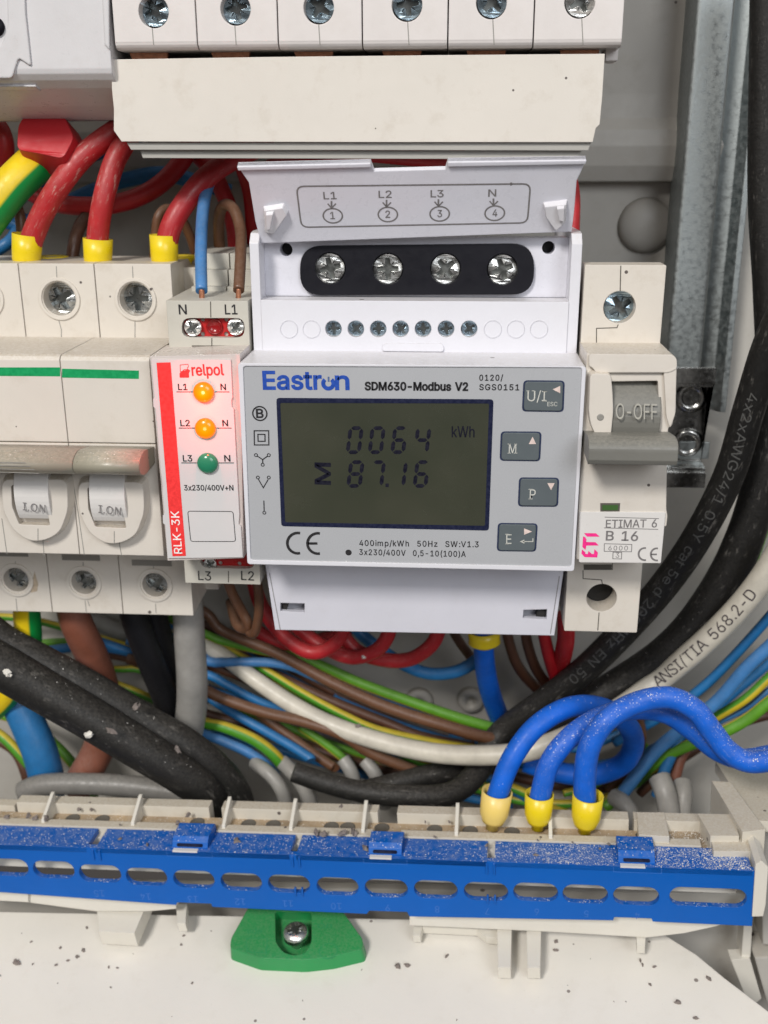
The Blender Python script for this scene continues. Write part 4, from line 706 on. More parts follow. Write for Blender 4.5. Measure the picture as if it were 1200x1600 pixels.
m.text(f, 'SDM630-Modbus V2', Z(438, 151), Z(787, 153), 12.2, n_, .075); m.text(f, '0120/', Z(827, 119), Z(907, 119), 9, n_, .035, space=1.2); m.text(f, 'SGS0151', Z(827, 151), Z(962, 152), 9, n_, .035, space=1.15)
m.text(f, '400imp/kWh  50Hz  SW:V1.3', Z(418, 682), Z(824, 687), 8.8, n_, .022, space=1.15); m.text(f, '3x230/400V  0,5-10(100)A', Z(418, 713), Z(780, 720), 8.8, n_, .022, space=1.15)
px = pxmm(410, 700, 60)
u, v = f.u(406, 646); m.stroke(f, circ(u, v, 11 / px), .15, n_, True); m.text(f, 'B', (401, 652.5), (411.5, 652.5), 13.5, n_, .05)
for s_ in (11.3, 5.5): m.line(f, [(408.5 - s_, 684 - s_ * .98), (408.5 + s_, 684 - s_ * .98), (408.5 + s_ + .3, 684 + s_ * .98), (408.5 - s_ + .3, 684 + s_ * .98)], 1.8, n_, True)
for p in ((400, 711), (420, 711), (410.5, 726), (403, 746), (420, 746), (413, 801)): u, v = f.u(*p); m.stroke(f, circ(u, v, 2.4 / px, 14), .09, n_, True)
m.line(f, [(402, 712.5), (410.5, 718), (418, 712.5)], 1.7, n_); m.line(f, [(410.5, 718), (410.5, 723)], 1.7, n_); m.line(f, [(404, 749), (411.5, 762), (419, 749)], 1.6, n_); m.line(f, [(412.3, 782), (412.8, 798)], 1.6, n_)
u, v = f.u(*Z(381, 705)); m.flat(f, circ(u, v, 5 / px), n_)
def arc(mb, fr, cx, cy, rx, ry, a0, a1, wpx, n, d):
    mb.stroke(fr, [fr.u(cx + rx * math.cos(math.radians(a0 + (a1 - a0) * i / 16)), cy + ry * math.sin(math.radians(a0 + (a1 - a0) * i / 16))) for i in range(17)], wpx / pxmm(cx, cy, d) / 2, n)
arc(m, f, 465.5, 848.5, 16.5, 16, 90 - 12, 270 + 12, 4.4, n_, 60); arc(m, f, 497, 849, 16.5, 16, 90 - 10, 270 + 10, 4.4, n_, 60); m.line(f, [(481, 849), (496, 849)], 4, n_)
m.build('printed_text', M['inkblack'], fc)
for q, s_ in (([Z(977, 118), Z(1118, 119), Z(1114, 226), Z(972, 224)], 0), ([Z(900, 292), Z(1039, 293), Z(1034, 394), Z(896, 392)], 1), ([Z(962, 449), Z(1099, 450), Z(1095, 549), Z(958, 548)], 2), ([Z(890, 604), Z(1026, 606), Z(1020, 702), Z(886, 700)], 3)):
    m = MB(); o_ = quadround(f.q(q), .9); m.plate(f, o_, -.1, .10); bt = m.build('button', M['btnrim'], fc)
    c0 = Vector((sum(p[0] for p in q) / 4, sum(p[1] for p in q) / 4)); q2 = [tuple(c0 + (Vector(p) - c0) * k) for p, k in zip(q, (.93,) * 4)]
    m = MB(); m.plate(f, quadround(f.q(q2), .75), 0, .32, taper=.985); m.build('button_cap', M['btn'], bt)
    m = MB(); k = .37
    if s_ == 0: m.text(f, 'U/I', Z(990, 188), Z(1055, 188), 16, k, .0); m.text(f, 'ESC', Z(1058, 205), Z(1092, 205), 6.5, k); tri = [Z(1076, 148), Z(1102, 136), Z(1102, 161)]; se = ((987, 997, 153, .5), (1005, 1014, 153, .5), (1043, 1057, 154, .5), (1043, 1057, 188, .5))
    if s_ == 1: m.text(f, 'M', Z(927, 365), Z(952, 365), 14.5, k, .0); tri = [Z(995, 334), Z(1008, 309), Z(1020, 334)]; se = ((923, 934, 334, 1), (946, 955, 334, 1), (923, 934, 365, 1), (944, 956, 365, 1))
    if s_ == 2: m.text(f, 'P', Z(998, 521), Z(1018, 521), 15, k); tri = [Z(1058, 467), Z(1083, 467), Z(1071, 491)]; se = ((994, 1008, 488, 1), (994, 1008, 521, 1))
    if s_ == 3:
        m.text(f, 'E', Z(918, 674), Z(936, 674), 15, k); tri = [Z(979, 621), Z(979, 643), Z(1006, 632)]; se = ((915, 926, 641, 1), (915, 926, 674, 1))
        m.line(f, [Z(1009, 655), Z(1009, 666), Z(975, 666)], 1.4, k); m.flat(f, f.q([Z(964, 666), Z(980, 659), Z(980, 673)]), k)
    for xa_, xc_, y, _ in se: m.line(f, [Z(xa_, y), Z(xc_, y)], 1.0, k)
    m.build('button_lettering', M['btnink'], bt)
    m = MB(); m.flat(f, f.q(tri), k); m.build('button_arrow', M['btnpink'], bt)
# embossed dust on the ledge left bare; lower cover
f = FD(45); m = MB(); wd = [f.q([(438, 942), (476, 943), (476, 957), (438, 955)]), f.q([(818, 953), (855, 952), (854, 968), (817, 966)])]
m.plate(f, f.q([(413, 872), (882, 882), (866, 993), (430, 984)]), -1.5, 0, holes=wd)
m.plate(f, f.q([(413, 872), (421, 872), (437, 984), (430, 984)]), -24, -1.5); m.plate(f, f.q([(874, 882), (882, 882), (866, 993), (859, 992)]), -24, -1.5); m.plate(f, f.q([(430, 978), (866, 986), (866, 993), (430, 984)]), -24, -1.5)
m.plate(f, f.q([(432, 938), (870, 948), (868, 975), (434, 966)]), -7, -4)
cv = m.build('lower_cover', M['meter_lower'], t)
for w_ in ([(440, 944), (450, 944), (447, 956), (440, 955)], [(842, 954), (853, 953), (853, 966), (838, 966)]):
    m = MB(); m.plate(f, f.q(w_), -3.9, -1.2); m.build('painted_window_shade', M['darkhole'], cv)  # dark plates paint the shade inside the cover windows
m = MB(); m.line(f, [(421, 895), (438, 984)], 1.2, .03); m.line(f, [(874, 900), (860, 990)], 1.2, .03); m.build('edge_seam', M['inkgrey'], cv)

# ================================================================== right breaker
t = thing('miniature_breaker', (.081, -.02, -.022), 'single cream miniature breaker B 16 with grey O-OFF toggle, right of the meter', 'circuit breaker')
f = FD(45); xa, xz = 72.4, xb(1037, 430, 45) + .4; zt, zl = zb(980, 414, 45), zb(980, 552, 45) - 1
hl = holes_px(f, [(968, 480, 25)])
m = MB(); m.plate(f, quadround(rect(xa, zl, xz, zt), .3), -6, 0, holes=hl); m.profx([(4, zt - 5), (38.9, zt - 5), (38.9, zl), (4, zl)], xa + .1, xz - .3); m.build('terminal_housing', M['cream'], t); m = MB()
z2, z3 = zb(940, 868, 45), zb(940, 987, 45); xz2 = xb(999, 940, 45)
m.plate(f, quadround(rect(xa, z3, xz2, z2), .3), -7, 0, holes=holes_px(f, [(940, 934, 23.5)])); m.profx([(4, z3 + .3), (37.9, z3 + .3), (37.9, z2), (4, z2)], xa + .1, xz2 - .3)
m.build('terminal_housing', M['cream'], t)
m = MB(); m.line(f, [(970, 415), (969, 455)], 1.7, .03); m.line(f, [(966, 507), (964, 512), (932, 513), (932, 546)], 1.5, .03); m.line(f, [(957, 880), (957, 890), (912, 890)], 1, .03); m.line(f, [(911, 891), (911, 904), (940, 906), (941, 912)], 1.5, .03); m.line(f, [(936, 957), (934, 985)], 1.5, .03); m.build('seam', M['groove'], t)
screw(f, 969, 480, 25, -3, .6, M['bluezinc'], t, depth=2); m = MB(); m.plate(f, holes_px(f, [(940, 934, 23)])[0], -6.9, -6); m.build('terminal_hole', M['darkhole'], t)
m = MB(); m.plate(f, f.q([(912, 882), (956, 882), (956, 890), (912, 890)]), -.3, .08); m.build('slot', M['groove'], t)
f = FD(58); m = MB()
win = quadround(f.q([(955, 596), (1028, 595), (1030, 640), (1026, 690), (953, 690)]), .4)
m.plate(f, quadround(f.q([(917, 552), (1050, 553), (1057, 560), (1056, 640), (1050, 665), (1044, 668), (1042, 696), (1041, 796), (1043, 806), (1041, 822), (1038, 822), (1030, 880), (900, 874)]), .5), -5, 0, holes=[win])
m.plate(f, f.q([(917, 552), (1050, 553), (1030, 880), (900, 874)]), -14, -5.1)
hd = m.build('front_housing', M['cream2'], t)
m = MB(); m.plate(f, quadround(f.q([(919, 551.5), (1049, 552.5), (1057, 559), (1057, 575), (1045, 581), (930, 581), (924, 573), (919, 571)]), .7), -.5, .9, taper=.99); m.plate(f, quadround(f.q([(1036, 580), (1056, 572), (1054, 645), (1046, 668), (1040, 650)]), .6), -.3, .8); m.build('top_ridge', M['cream2'], t)
m = MB(); fd = Fr(f.P(*f.u(936, 632)), (1, 0, 0), (0, 0, 1)); q = f.q([(919, 577), (953, 578), (956, 610), (957, 640), (952, 688), (930, 683), (920, 660), (917, 640)]); m.plate(f, quadround(q, 1), -.5, 2.2, taper=.94)
dk = m.build('drum_disc', M['cream2'], t)
m = MB(); m.lathe(f, *f.u(936, 648), [(.75, 2.0), (.72, 2.26), (.5, 2.24), (.05, 2.2)]); m.build('disc_dimple', M['emboss'], dk)
m = MB(); ua, va = f.u(957, 598); ub, vb = f.u(1027, 690); n = 12
pr = [(50, va + 1)] + [(50 + 9.6 * math.sin(math.pi * (.17 + .5 * i / n)), va + 1 + (vb - va - 1) * i / n) for i in range(n + 1)] + [(50, vb)]
m.profx(pr, ua, ub); dr = m.build('toggle_drum', M['toggle2'], t)
m = MB(); fq = F3((960, 636, 59.4), (1026, 636, 59.4), (960, 622, 58.6)); m.text(fq, 'O-OFF', (962, 655), (1026, 656), 24, .42, -.012, space=1.0); m.build('embossed_text', plastic('emboss_taupe', (.31, .30, .26), .5, .03, bev=0), dr)
m = MB(); zt_, zb_ = zb(985, 690, 69), zb(985, 727, 69); m.profx([(56, zt_ - .9), (65.2, zt_ + .2)] + [(66.4 + 2.6 * math.sin(math.pi * k / 14), zt_ + .1 - (zt_ - zb_) * .45 * (1 - math.cos(math.pi * k / 14))) for k in range(2, 8)] + [(69.1, zb_ + 1), (68.6, zb_), (56, zb_ + 1.2)], xb(920, 705, 69), xb(1060, 705, 69)); m.build('toggle_bar', M['toggle2'], t)
m = MB(); m.plate(f, f.q([(938, 786), (969, 786), (968, 799), (938, 799)]), -.3, .06); iw = m.build('indicator_window', M['groove'], t)
m = MB(); m.plate(f, f.q([(941, 789), (966, 789), (965, 797), (941, 797)]), 0, .12); m.build('green_flag', plastic('flag_green', (.055, .13, .035), .3, .05, bev=0), iw)
Z = lambda x, y: (850 + x / 3.403, 780 + y / 3.403)
m = MB(); m.plate(f, quadround(f.q([Z(186, 66), Z(646, 68), Z(620, 338), Z(186, 334)]), .3), -.2, .25); pl_ = m.build('marking_plate', M['rocker'], t)
m = MB(); n_ = .30
m.text(f, 'ETIMAT 6', Z(328, 149), Z(598, 147), 12.2, n_, .02); m.line(f, [Z(322, 93), Z(610, 101)], 1.1, n_); m.line(f, [Z(318, 150), Z(606, 158)], 1.1, n_); m.text(f, 'B 16', Z(328, 216), Z(497, 219), 14.5, n_, .03)
m.line(f, [Z(320, 234), Z(466, 238), Z(464, 277), Z(319, 274)], 1.1, n_, True); m.text(f, '6000', Z(341, 269), Z(444, 270), 7.2, n_, .0, space=1.2); m.line(f, [Z(366, 279), Z(412, 280), Z(411, 315), Z(365, 314)], 1.1, n_, True); m.text(f, '3', Z(380, 308), Z(398, 308), 7.6, n_, .0)
arc(m, f, 1007, 865, 9.5, 9.5, 78, 282, 2.9, n_, 58); arc(m, f, 1026, 865.5, 9.5, 9.5, 80, 280, 2.9, n_, 58); m.line(f, [(1017, 865.5), (1026, 865.5)], 2.7, n_); m.build('printed_text', M['inkgrey'], pl_)
m = MB()
for a in ([(245, 245), (620, 250), (735, 355), (340, 355)], [(218, 345), (285, 375), (325, 445), (312, 522), (605, 530), (705, 630), (318, 635), (292, 770), (195, 675)], [(182, 755), (290, 845), (285, 895), (365, 895), (385, 800), (490, 895), (555, 895), (572, 745), (680, 850), (655, 1005), (265, 995), (165, 885)]): m.flat(f, f.q([(900 + x / 20, 820 + y / 20) for x, y in a]), n_)
m.build('brand_lettering', M['inkpink'], pl_)
# ================================================================== wires
def wire(name, label, cat, mat, pts, wpx, group=None, k=14, root=None, wob=0.0, wend=None, seg=8):
    P = [PW(*p) for p in pts]; n = len(pts)
    R = [w_ / 2 / pxmm(*p) * .001 for w_, p in zip(wpx, pts)] if isinstance(wpx, list) else [((wpx + ((wend - wpx) * i / (n - 1) if wend else 0)) / 2 / pxmm(*p)) * .001 for i, p in enumerate(pts)]
    m = MB(); m.tube(P, R, k, wob=wob, seg=seg); o = m.build(name, M[mat], root)
    if not root: tag(o, label, cat, group)
    return o
def ferrule(root, mat, top, bot, wtop, wbot, open_=True, name='ferrule'):
    a, b = PW(*top), PW(*bot); ax = (a - b); L = ax.length * 1000; ax.normalize(); ex = ax.orthogonal(); fr = Fr(b, ex, ax.cross(ex))
    if fr.en.dot(ax) < 0: fr = Fr(b, ex, -ax.cross(ex))
    r0, r1 = wbot / 2 / pxmm(*bot), wtop / 2 / pxmm(*top); m = MB()
    m.lathe(fr, 0, 0, [(.05, -L * .22), (r0 * .55, -L * .22), (r0 * .56, 0), (r0 * .95, L * .02), (r0 * 1.06, L * .12), (r1 * .99, L * .3), (r1, L * .4), (r1 * 1.05, L), (r1 * .95, L), (r1 * .9, L * .35), (.05, L * .3)], 30)
    return m.build(name, M[mat], root)
def pathtext(root, pts, body, a0, a1, cap, rpx, mat, name='printed_text', flip=False, bold=.01):
    rp = rpx if isinstance(rpx, tuple) else (rpx, rpx)
    P = crv([PW(*p) for p in pts], 14); L = [0]
    for i in range(1, len(P)): L.append(L[-1] + (P[i] - P[i - 1]).length)
    def at(s):
        s *= L[-1]; i = max(j for j in range(len(L)) if L[j] <= s + 1e-12); i = min(i, len(P) - 2)
        fi = (i + (s - L[i]) / (L[i + 1] - L[i])) / (len(P) - 1)
        return P[i].lerp(P[i + 1], (s - L[i]) / (L[i + 1] - L[i])), (P[i + 1] - P[i]).normalized(), fi
    adv = [0]
    for ch in body: adv.append(adv[-1] + (FONT[ch][0] if ch in FONT else 110))
    m = MB(); sx = (a1 - a0) * L[-1] * 1000 / adv[-1]
    for ch, a, b in zip(body, adv, adv[1:]):
        if ch not in FONT: continue
        s_ = a0 + (a1 - a0) * (a + b) / 2 / adv[-1]; c, T, fi = at(s_)
        vw = (CAM - c).normalized(); en = (vw - T * vw.dot(T)).normalized(); up = en.cross(T)
        j = min(int(fi * (len(pts) - 1)), len(pts) - 2); g = fi * (len(pts) - 1) - j; px_ = pxmm(*pts[j]) * (1 - g) + pxmm(*pts[j + 1]) * g; r = (rp[0] + (rp[1] - rp[0]) * fi) / px_; h = cap / px_
        vs, fs, w_, hh = glyphs(ch, bold, 1); q = []
        bm = bmesh.new(); bv = [bm.verts.new(v) for v in vs]
        for t in fs:
            try: bm.faces.new([bv[i] for i in t])
            except ValueError: pass
        for k in range(1, 10): bmesh.ops.bisect_plane(bm, geom=bm.verts[:] + bm.edges[:] + bm.faces[:], plane_co=(0, 20.3 * k, 0), plane_no=(0, 1, 0))
        bm.verts.index_update(); vs = [tuple(v.co) for v in bm.verts]; fs = [tuple(v.index for v in f.verts) for f in bm.faces]; bm.free()
        for x, y, z in vs:
            v = (y / hh - .5) * h; ang = v / r; u = (x - w_ / 2) * sx
            q.append(c + T * (u * .001) + (up * math.sin(ang) + en * math.cos(ang)) * ((r + .07 + z) * .001))
        m.add(q, fs)
    return m.build(name, M[mat], root)

# ---- upper left
wire('red_shroud', 'red heat shrink boot hanging under the rounded white switch', 'cable boot', 'reddeep', [(74, 158, 16), (72, 178, 20), (70, 205, 26), (64, 228, 30), (56, 246, 33)], 74, wend=100, k=22) if 0 else None
m = MB(); fr = F3((30, 240, 24), (118, 240, 24), (66, 165, 18)); q0 = [(50, 163), (88, 163), (103, 176), (120, 214), (100, 250), (60, 243), (19, 235), (22, 192), (34, 176)]
m.plate(fr, quadround(fr.q(q0), 1.6), -9, 0, taper=.88, dome=.012); tag(m.build('cable_boot', M['redshroud']), 'red heat shrink boot hanging under the rounded white switch', 'cable boot')
wire('earth_cable', 'thick yellow and green cable coming out of the red boot', 'cable', 'ygbig', [(96, 218, 9), (72, 240, 12), (44, 266, 17), (18, 292, 20), (-12, 330, 22), (-40, 370, 22)], 60, k=20)
for nm, lb, mt, pts, wd, top, bot, wt in (
    ('red_wire', 'scraped red wire curving into the leftmost yellow ferrule', 'redscuff', [(215, 185, 12), (178, 207, 15), (132, 242, 18), (95, 287, 20), (66, 335, 20), (46, 385, 20), (42, 412, 20)], 36, (43, 366, 20), (41, 412, 20), 45),
    ('red_wire', 'red wire dropping into the middle yellow ferrule from the strip corner', 'redscuff', [(225, 170, 10), (200, 215, 15), (178, 255, 18), (162, 310, 20), (153, 365, 20), (152, 412, 20)], 34, (153, 373, 20), (153, 414, 20), 44),
    ('red_wire', 'red wire slanting down left into the ferrule beside the thin blue wire', 'red', [(420, 222, 4), (370, 245, 10), (325, 275, 15), (290, 315, 18), (266, 358, 20), (256, 412, 20)], 34, (256, 367, 20), (257, 412, 20), 43)):
    o = wire(nm, lb, 'wire', mt, pts, wd, 'red wires into the left breaker', k=18); ferrule(o, 'ferrule', top, bot, wt, wt - 4)
wire('red_wire', 'long red wire sagging in an arc behind the three ferruled red wires', 'wire', 'reddeep', [(20, 270, -4), (45, 297, -4), (90, 318, -3), (150, 322, -2), (205, 312, -3), (250, 288, -5), (285, 250, -8), (300, 215, -10)], 29, k=16)
wire('red_wire', 'dark red wire hanging behind the brown wire loop', 'wire', 'reddeep', [(300, 235, -14), (330, 265, -10), (350, 305, -8), (365, 350, -8), (372, 420, -8)], 26)
wire('red_wire', 'short red wire seen in the gap left of the open flap', 'wire', 'reddeep', [(370, 230, -10), (385, 270, -6), (395, 310, -8), (400, 380, -10)], 30)
wire('red_wire', 'red wire crossing behind the top edge of the flap', 'wire', 'reddeep', [(420, 262, 2), (480, 254, 4), (560, 240, 4), (690, 250, 2), (720, 235, 0)], 26)
wire('red_wire', 'red wire running down right behind the meter edge near the dome', 'wire', 'red', [(880, 250, 18), (893, 300, 20), (893, 360, 22), (892, 430, 22)], 26)
wire('red_wire', 'dark red wire at the far left edge beside the red boot', 'wire', 'reddeep', [(-20, 180, 2), (2, 205, 4), (8, 240, 4), (-5, 275, 2)], 28)
wire('blue_wire', 'dark blue wire passing up left behind the scraped red wire', 'wire', 'bluecable', [(-30, 380, -10), (10, 330, -10), (55, 288, -11), (110, 258, -12), (165, 232, -14), (230, 205, -16)], 24)
wire('blue_wire', 'blue wire curving up behind the red arc toward the strip', 'wire', 'bluecable', [(100, 320, -16), (150, 297, -16), (200, 280, -16), (255, 272, -17), (310, 285, -18), (360, 300, -20)], 24)
wire('blue_wire', 'blue wire at the left edge under the yellow and green cable', 'wire', 'bluecable', [(-20, 330, -8), (14, 348, -9), (40, 352, -10), (62, 330, -14)], 22)
wire('blue_wire', 'blue wire low at the left edge beside the first ferrule', 'wire', 'bluecable', [(-20, 400, -4), (5, 385, -4), (20, 372, -6), (40, 340, -12)], 20)
wire('brown_wire', 'brown wire bending down at the left of the first ferrule', 'wire', 'brown', [(-10, 300, 8), (14, 306, 10), (27, 325, 12), (33, 350, 13), (36, 400, 13)], 17)
wire('brown_wire', 'brown wire between the first and second ferrule', 'wire', 'browndark', [(150, 325, -4), (130, 345, 0), (118, 372, 4), (112, 410, 6)], 20)
wire('brown_wire', 'brown wire hooking over beside the third ferrule', 'wire', 'brown', [(240, 410, 8), (243, 365, 8), (248, 337, 8), (263, 326, 6), (282, 340, 4), (298, 372, 2), (306, 400, 0)], 15)
for lb, a in (('yellow ferrule lying behind between the first two ferrules', (98, 405)), ('yellow ferrule lying behind beside the third ferrule', (292, 404))):
    m = MB(); u, v = F0.u(*a); fr = Fr(F0.P(u, v - 3, 8), (1, 0, 0), (0, -1, 0)); m.lathe(fr, 0, 0, [(3.0, -4.2), (4.2, -3.6), (4.2, -3.0), (3.2, -2.8), (3, 3)], 24) if 0 else m.lathe(Fr(F0.P(u, v - 3.2, 8), (1, 0, 0), (0, 1, 0)), 0, 0, [(.05, 0), (3.2, 0), (3.2, 3.0), (4.3, 4.2), (4.3, 4.7), (2.8, 4.7), (.05, 4.0)], 26); tag(m.build('ferrule', M['ferrule']), lb, 'ferrule')
def tipped(lb, mt, pts, wd, tip):
    o = wire('control_wire', lb, 'wire', mt, pts, wd, k=14); p = pts[-1]; m = MB(); m.tube([PW(p[0], p[1] - 3, p[2]), PW((p[0] + tip[0]) / 2, (p[1] + tip[1]) / 2, p[2]), PW(*tip, p[2])], wd * .24 / pxmm(*p) * .001, 10); m.build('copper_tip', M['copper'], o)
tipped('thin blue wire with bare copper tip above the N terminal', 'bluelight', [(345, 250, 2), (325, 290, 14), (317, 330, 22), (314, 390, 33), (315, 455, 41)], 19, (316, 474))
tipped('thin brown wire with copper tip looping into the L1 terminal', 'brown', [(346, 425, 4), (342, 370, 8), (343, 335, 14), (352, 320, 18), (366, 328, 22), (376, 360, 26), (376, 400, 34), (373, 454, 41)], 18, (372, 473))
wire('control_wire', 'thin brown wire looping out below the L3 terminal', 'wire', 'brown', [(352, 895, 30), (362, 925, 26), (378, 955, 24), (388, 975, 24), (384, 983, 22), (370, 975, 18), (360, 940, 10)], 16)
wire('control_wire', 'thin brown wire looping out below the L2 terminal', 'wire', 'brown', [(398, 890, 30), (404, 925, 28), (404, 960, 28), (398, 988, 26), (388, 985, 22), (380, 960, 14)], 15)

# ---- behind the lower row: thin installation wires running down to the right
GR = 'thin wires fanning out under the meter'
def thin(lb, mt, pts, w0, w1=None, nm=None):
    kind = {'b': 'blue_wire', 'r': 'brown_wire', 'g': 'earth_wire'}[nm]
    wire(kind, lb, 'wire', mt, pts, w0, GR, wend=w1, wob=.0003)
thin('brown wire from the grey cable, uppermost of the fan under the meter', 'brown', [(240, 925, -6), (318, 955, -4), (350, 984, -3), (433, 1019, -1), (517, 1067, 2), (600, 1105, 4), (683, 1131, 4), (758, 1151, 2), (850, 1170, -4)], 16, 20, 'r')
thin('green wire with yellow stripe just above the long brown wire', 'gy', [(180, 930, -14), (320, 990, -10), (350, 1000, -10), (412, 1015, -9), (475, 1030, -8), (558, 1067, -6), (642, 1097, -5), (725, 1124, -5), (790, 1142, -6)], 13, 18, 'g')
thin('light blue wire crossing level out of the grey cable', 'bluelight', [(200, 1000, -12), (322, 1030, -8), (350, 1034, -7), (412, 1036, -7), (454, 1044, -8), (487, 1056, -9), (558, 1082, -10), (642, 1106, -11), (720, 1126, -12)], 16, 12, 'b')
thin('yellow and green wire running close above the cream cable', 'yg', [(330, 1000, -16), (375, 1026, -14), (417, 1050, -10), (475, 1084, -8), (537, 1117, -6), (592, 1141, -6), (680, 1160, -8), (760, 1172, -10)], 12, 14, 'g')
thin('brown wire between the striped wire and the uppermost brown one', 'browndark', [(340, 990, -18), (390, 1030, -16), (433, 1055, -14), (517, 1097, -11), (600, 1130, -10), (658, 1150, -10), (740, 1166, -12)], 16, 16, 'r')
thin('dark blue wire dipping under the brown wires near the cream cable middle', 'bluecable', [(520, 1090, -16), (600, 1124, -14), (660, 1145, -13), (708, 1159, -13), (770, 1170, -14)], 14, 14, 'b')
thin('blue wire below the level light blue one beside the grey cable', 'bluecable', [(150, 1000, -12), (250, 1035, -10), (322, 1055, -8), (350, 1068, -8), (392, 1088, -8), (437, 1106, -9), (520, 1135, -12)], 14, 14, 'b')
thin('brown wire tucked behind the start of the cream cable', 'browndark', [(270, 1010, -18), (322, 1036, -16), (350, 1048, -15), (400, 1072, -14), (450, 1100, -14), (520, 1130, -16)], 15, 14, 'r')
thin('bright brown wire sweeping low beneath the cream cable', 'brown', [(200, 1030, -6), (280, 1062, -2), (322, 1078, 0), (350, 1090, 1), (412, 1112, 2), (475, 1128, 2), (537, 1150, 3), (579, 1176, 2), (642, 1202, 0), (690, 1222, -2)], 18, 18, 'r')
thin('blue wire ending at the black cable stub', 'bluecable', [(300, 1072, -12), (350, 1104, -9), (412, 1138, -6), (455, 1165, -4), (486, 1188, -2)], 14, 16, 'b')
thin('yellow and green wire entering the grey spout, lowest striped wire of the fan', 'yg', [(260, 1105, -8), (320, 1128, 0), (350, 1137, 2), (392, 1156, 3), (425, 1178, 3), (446, 1198, 2)], 17, 20, 'g')
thin('blue wire below the lowest striped wire beside the black pair', 'bluelight', [(260, 1125, -6), (320, 1146, 0), (350, 1156, 2), (383, 1172, 3), (412, 1194, 3), (430, 1215, 2)], 15, 17, 'b')
thin('brown wire dropping steeply behind the black cable stub', 'brown', [(390, 1105, -12), (425, 1130, -10), (475, 1164, -8), (505, 1186, -7), (523, 1200, -6)], 15, 16, 'r')
thin('short green wire between the brown wires above the stub', 'gy', [(470, 1135, -14), (500, 1155, -12), (525, 1176, -11), (548, 1198, -10)], 13, 14, 'g')
thin('blue wire under the cream cable right of the stub', 'bluelight', [(540, 1140, -14), (580, 1164, -10), (612, 1182, -9), (645, 1200, -9), (690, 1225, -10)], 13, 13, 'b')
thin('yellow and green wire under the cream cable near its middle', 'yg', [(580, 1150, -16), (630, 1178, -12), (662, 1190, -11), (700, 1202, -11), (760, 1230, -12)], 13, 14, 'g')
thin('blue wire under the cream cable toward the ferruled blue wires', 'bluecable', [(650, 1180, -14), (700, 1196, -12), (750, 1210, -12), (800, 1235, -12), (850, 1260, -14)], 13, 14, 'b')
thin('yellow and green wire running behind the yellow ferrules', 'yg', [(700, 1200, -16), (770, 1222, -12), (815, 1238, -10), (860, 1262, -10), (900, 1275, -12)], 14, 15, 'g')
for i_, (lb, mt, nm, y0, y1, d, w_) in enumerate((  # filler wires added to thicken the fan and darken its gaps
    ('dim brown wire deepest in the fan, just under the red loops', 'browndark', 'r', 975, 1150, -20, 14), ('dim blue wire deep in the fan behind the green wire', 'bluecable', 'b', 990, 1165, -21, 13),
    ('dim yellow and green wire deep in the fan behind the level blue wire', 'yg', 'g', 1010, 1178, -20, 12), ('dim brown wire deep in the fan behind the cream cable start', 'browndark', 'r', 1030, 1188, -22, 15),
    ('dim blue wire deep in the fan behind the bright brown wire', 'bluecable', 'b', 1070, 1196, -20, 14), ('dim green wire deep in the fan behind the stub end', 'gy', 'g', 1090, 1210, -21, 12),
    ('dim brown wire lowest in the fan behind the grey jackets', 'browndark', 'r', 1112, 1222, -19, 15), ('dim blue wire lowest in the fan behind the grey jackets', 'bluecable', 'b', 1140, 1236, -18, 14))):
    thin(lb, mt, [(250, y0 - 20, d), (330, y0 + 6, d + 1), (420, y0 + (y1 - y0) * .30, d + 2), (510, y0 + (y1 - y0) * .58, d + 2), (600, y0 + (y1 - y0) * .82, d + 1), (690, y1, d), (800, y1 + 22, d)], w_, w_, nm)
# bundle left of the grey cable
thin('yellow wire with green stripe behind the left breaker corner', 'yg', [(-10, 962, -18), (50, 968, -16), (130, 990, -16), (200, 1010, -16), (290, 1030, -16)], 12, 12, 'g')
thin('dark green wire behind the big brown cable', 'gy', [(40, 1010, -22), (100, 1004, -20), (180, 1012, -20), (260, 1035, -20), (320, 1060, -20)], 13, 13, 'g')
thin('blue wire level behind the big brown cable', 'bluecable', [(40, 1022, -18), (90, 1014, -16), (150, 1012, -16), (205, 1022, -16), (280, 1040, -18)], 15, 14, 'b')
thin('blue wire slanting between the black pair and the grey cable', 'bluecable', [(215, 945, -10), (245, 975, -8), (275, 1000, -8), (330, 1030, -10)], 17, 15, 'b')
thin('brown wire low behind the black pair', 'browndark', [(150, 1020, -24), (200, 1030, -22), (250, 1045, -22), (330, 1080, -22)], 14, 14, 'r')
thin('yellow wire low behind the black pair', 'yg', [(140, 1045, -24), (190, 1044, -22), (230, 1050, -22), (330, 1095, -24)], 11, 11, 'g')
thin('yellow and green wire lying low behind the end of the black pair', 'yg', [(160, 1060, -18), (215, 1082, -16), (260, 1105, -16), (330, 1150, -16)], 13, 13, 'g')
wire('earth_wire', 'yellow wire bent at the lower left edge', 'wire', 'yg', [(-20, 1135, 2), (5, 1152, 4), (25, 1172, 5), (45, 1195, 5)], 16)
wire('grey_cable', 'pale grey cable crossing behind the black pair', 'cable', 'greycable', [(120, 960, -24), (160, 975, -22), (210, 995, -22), (260, 1020, -24)], 26)
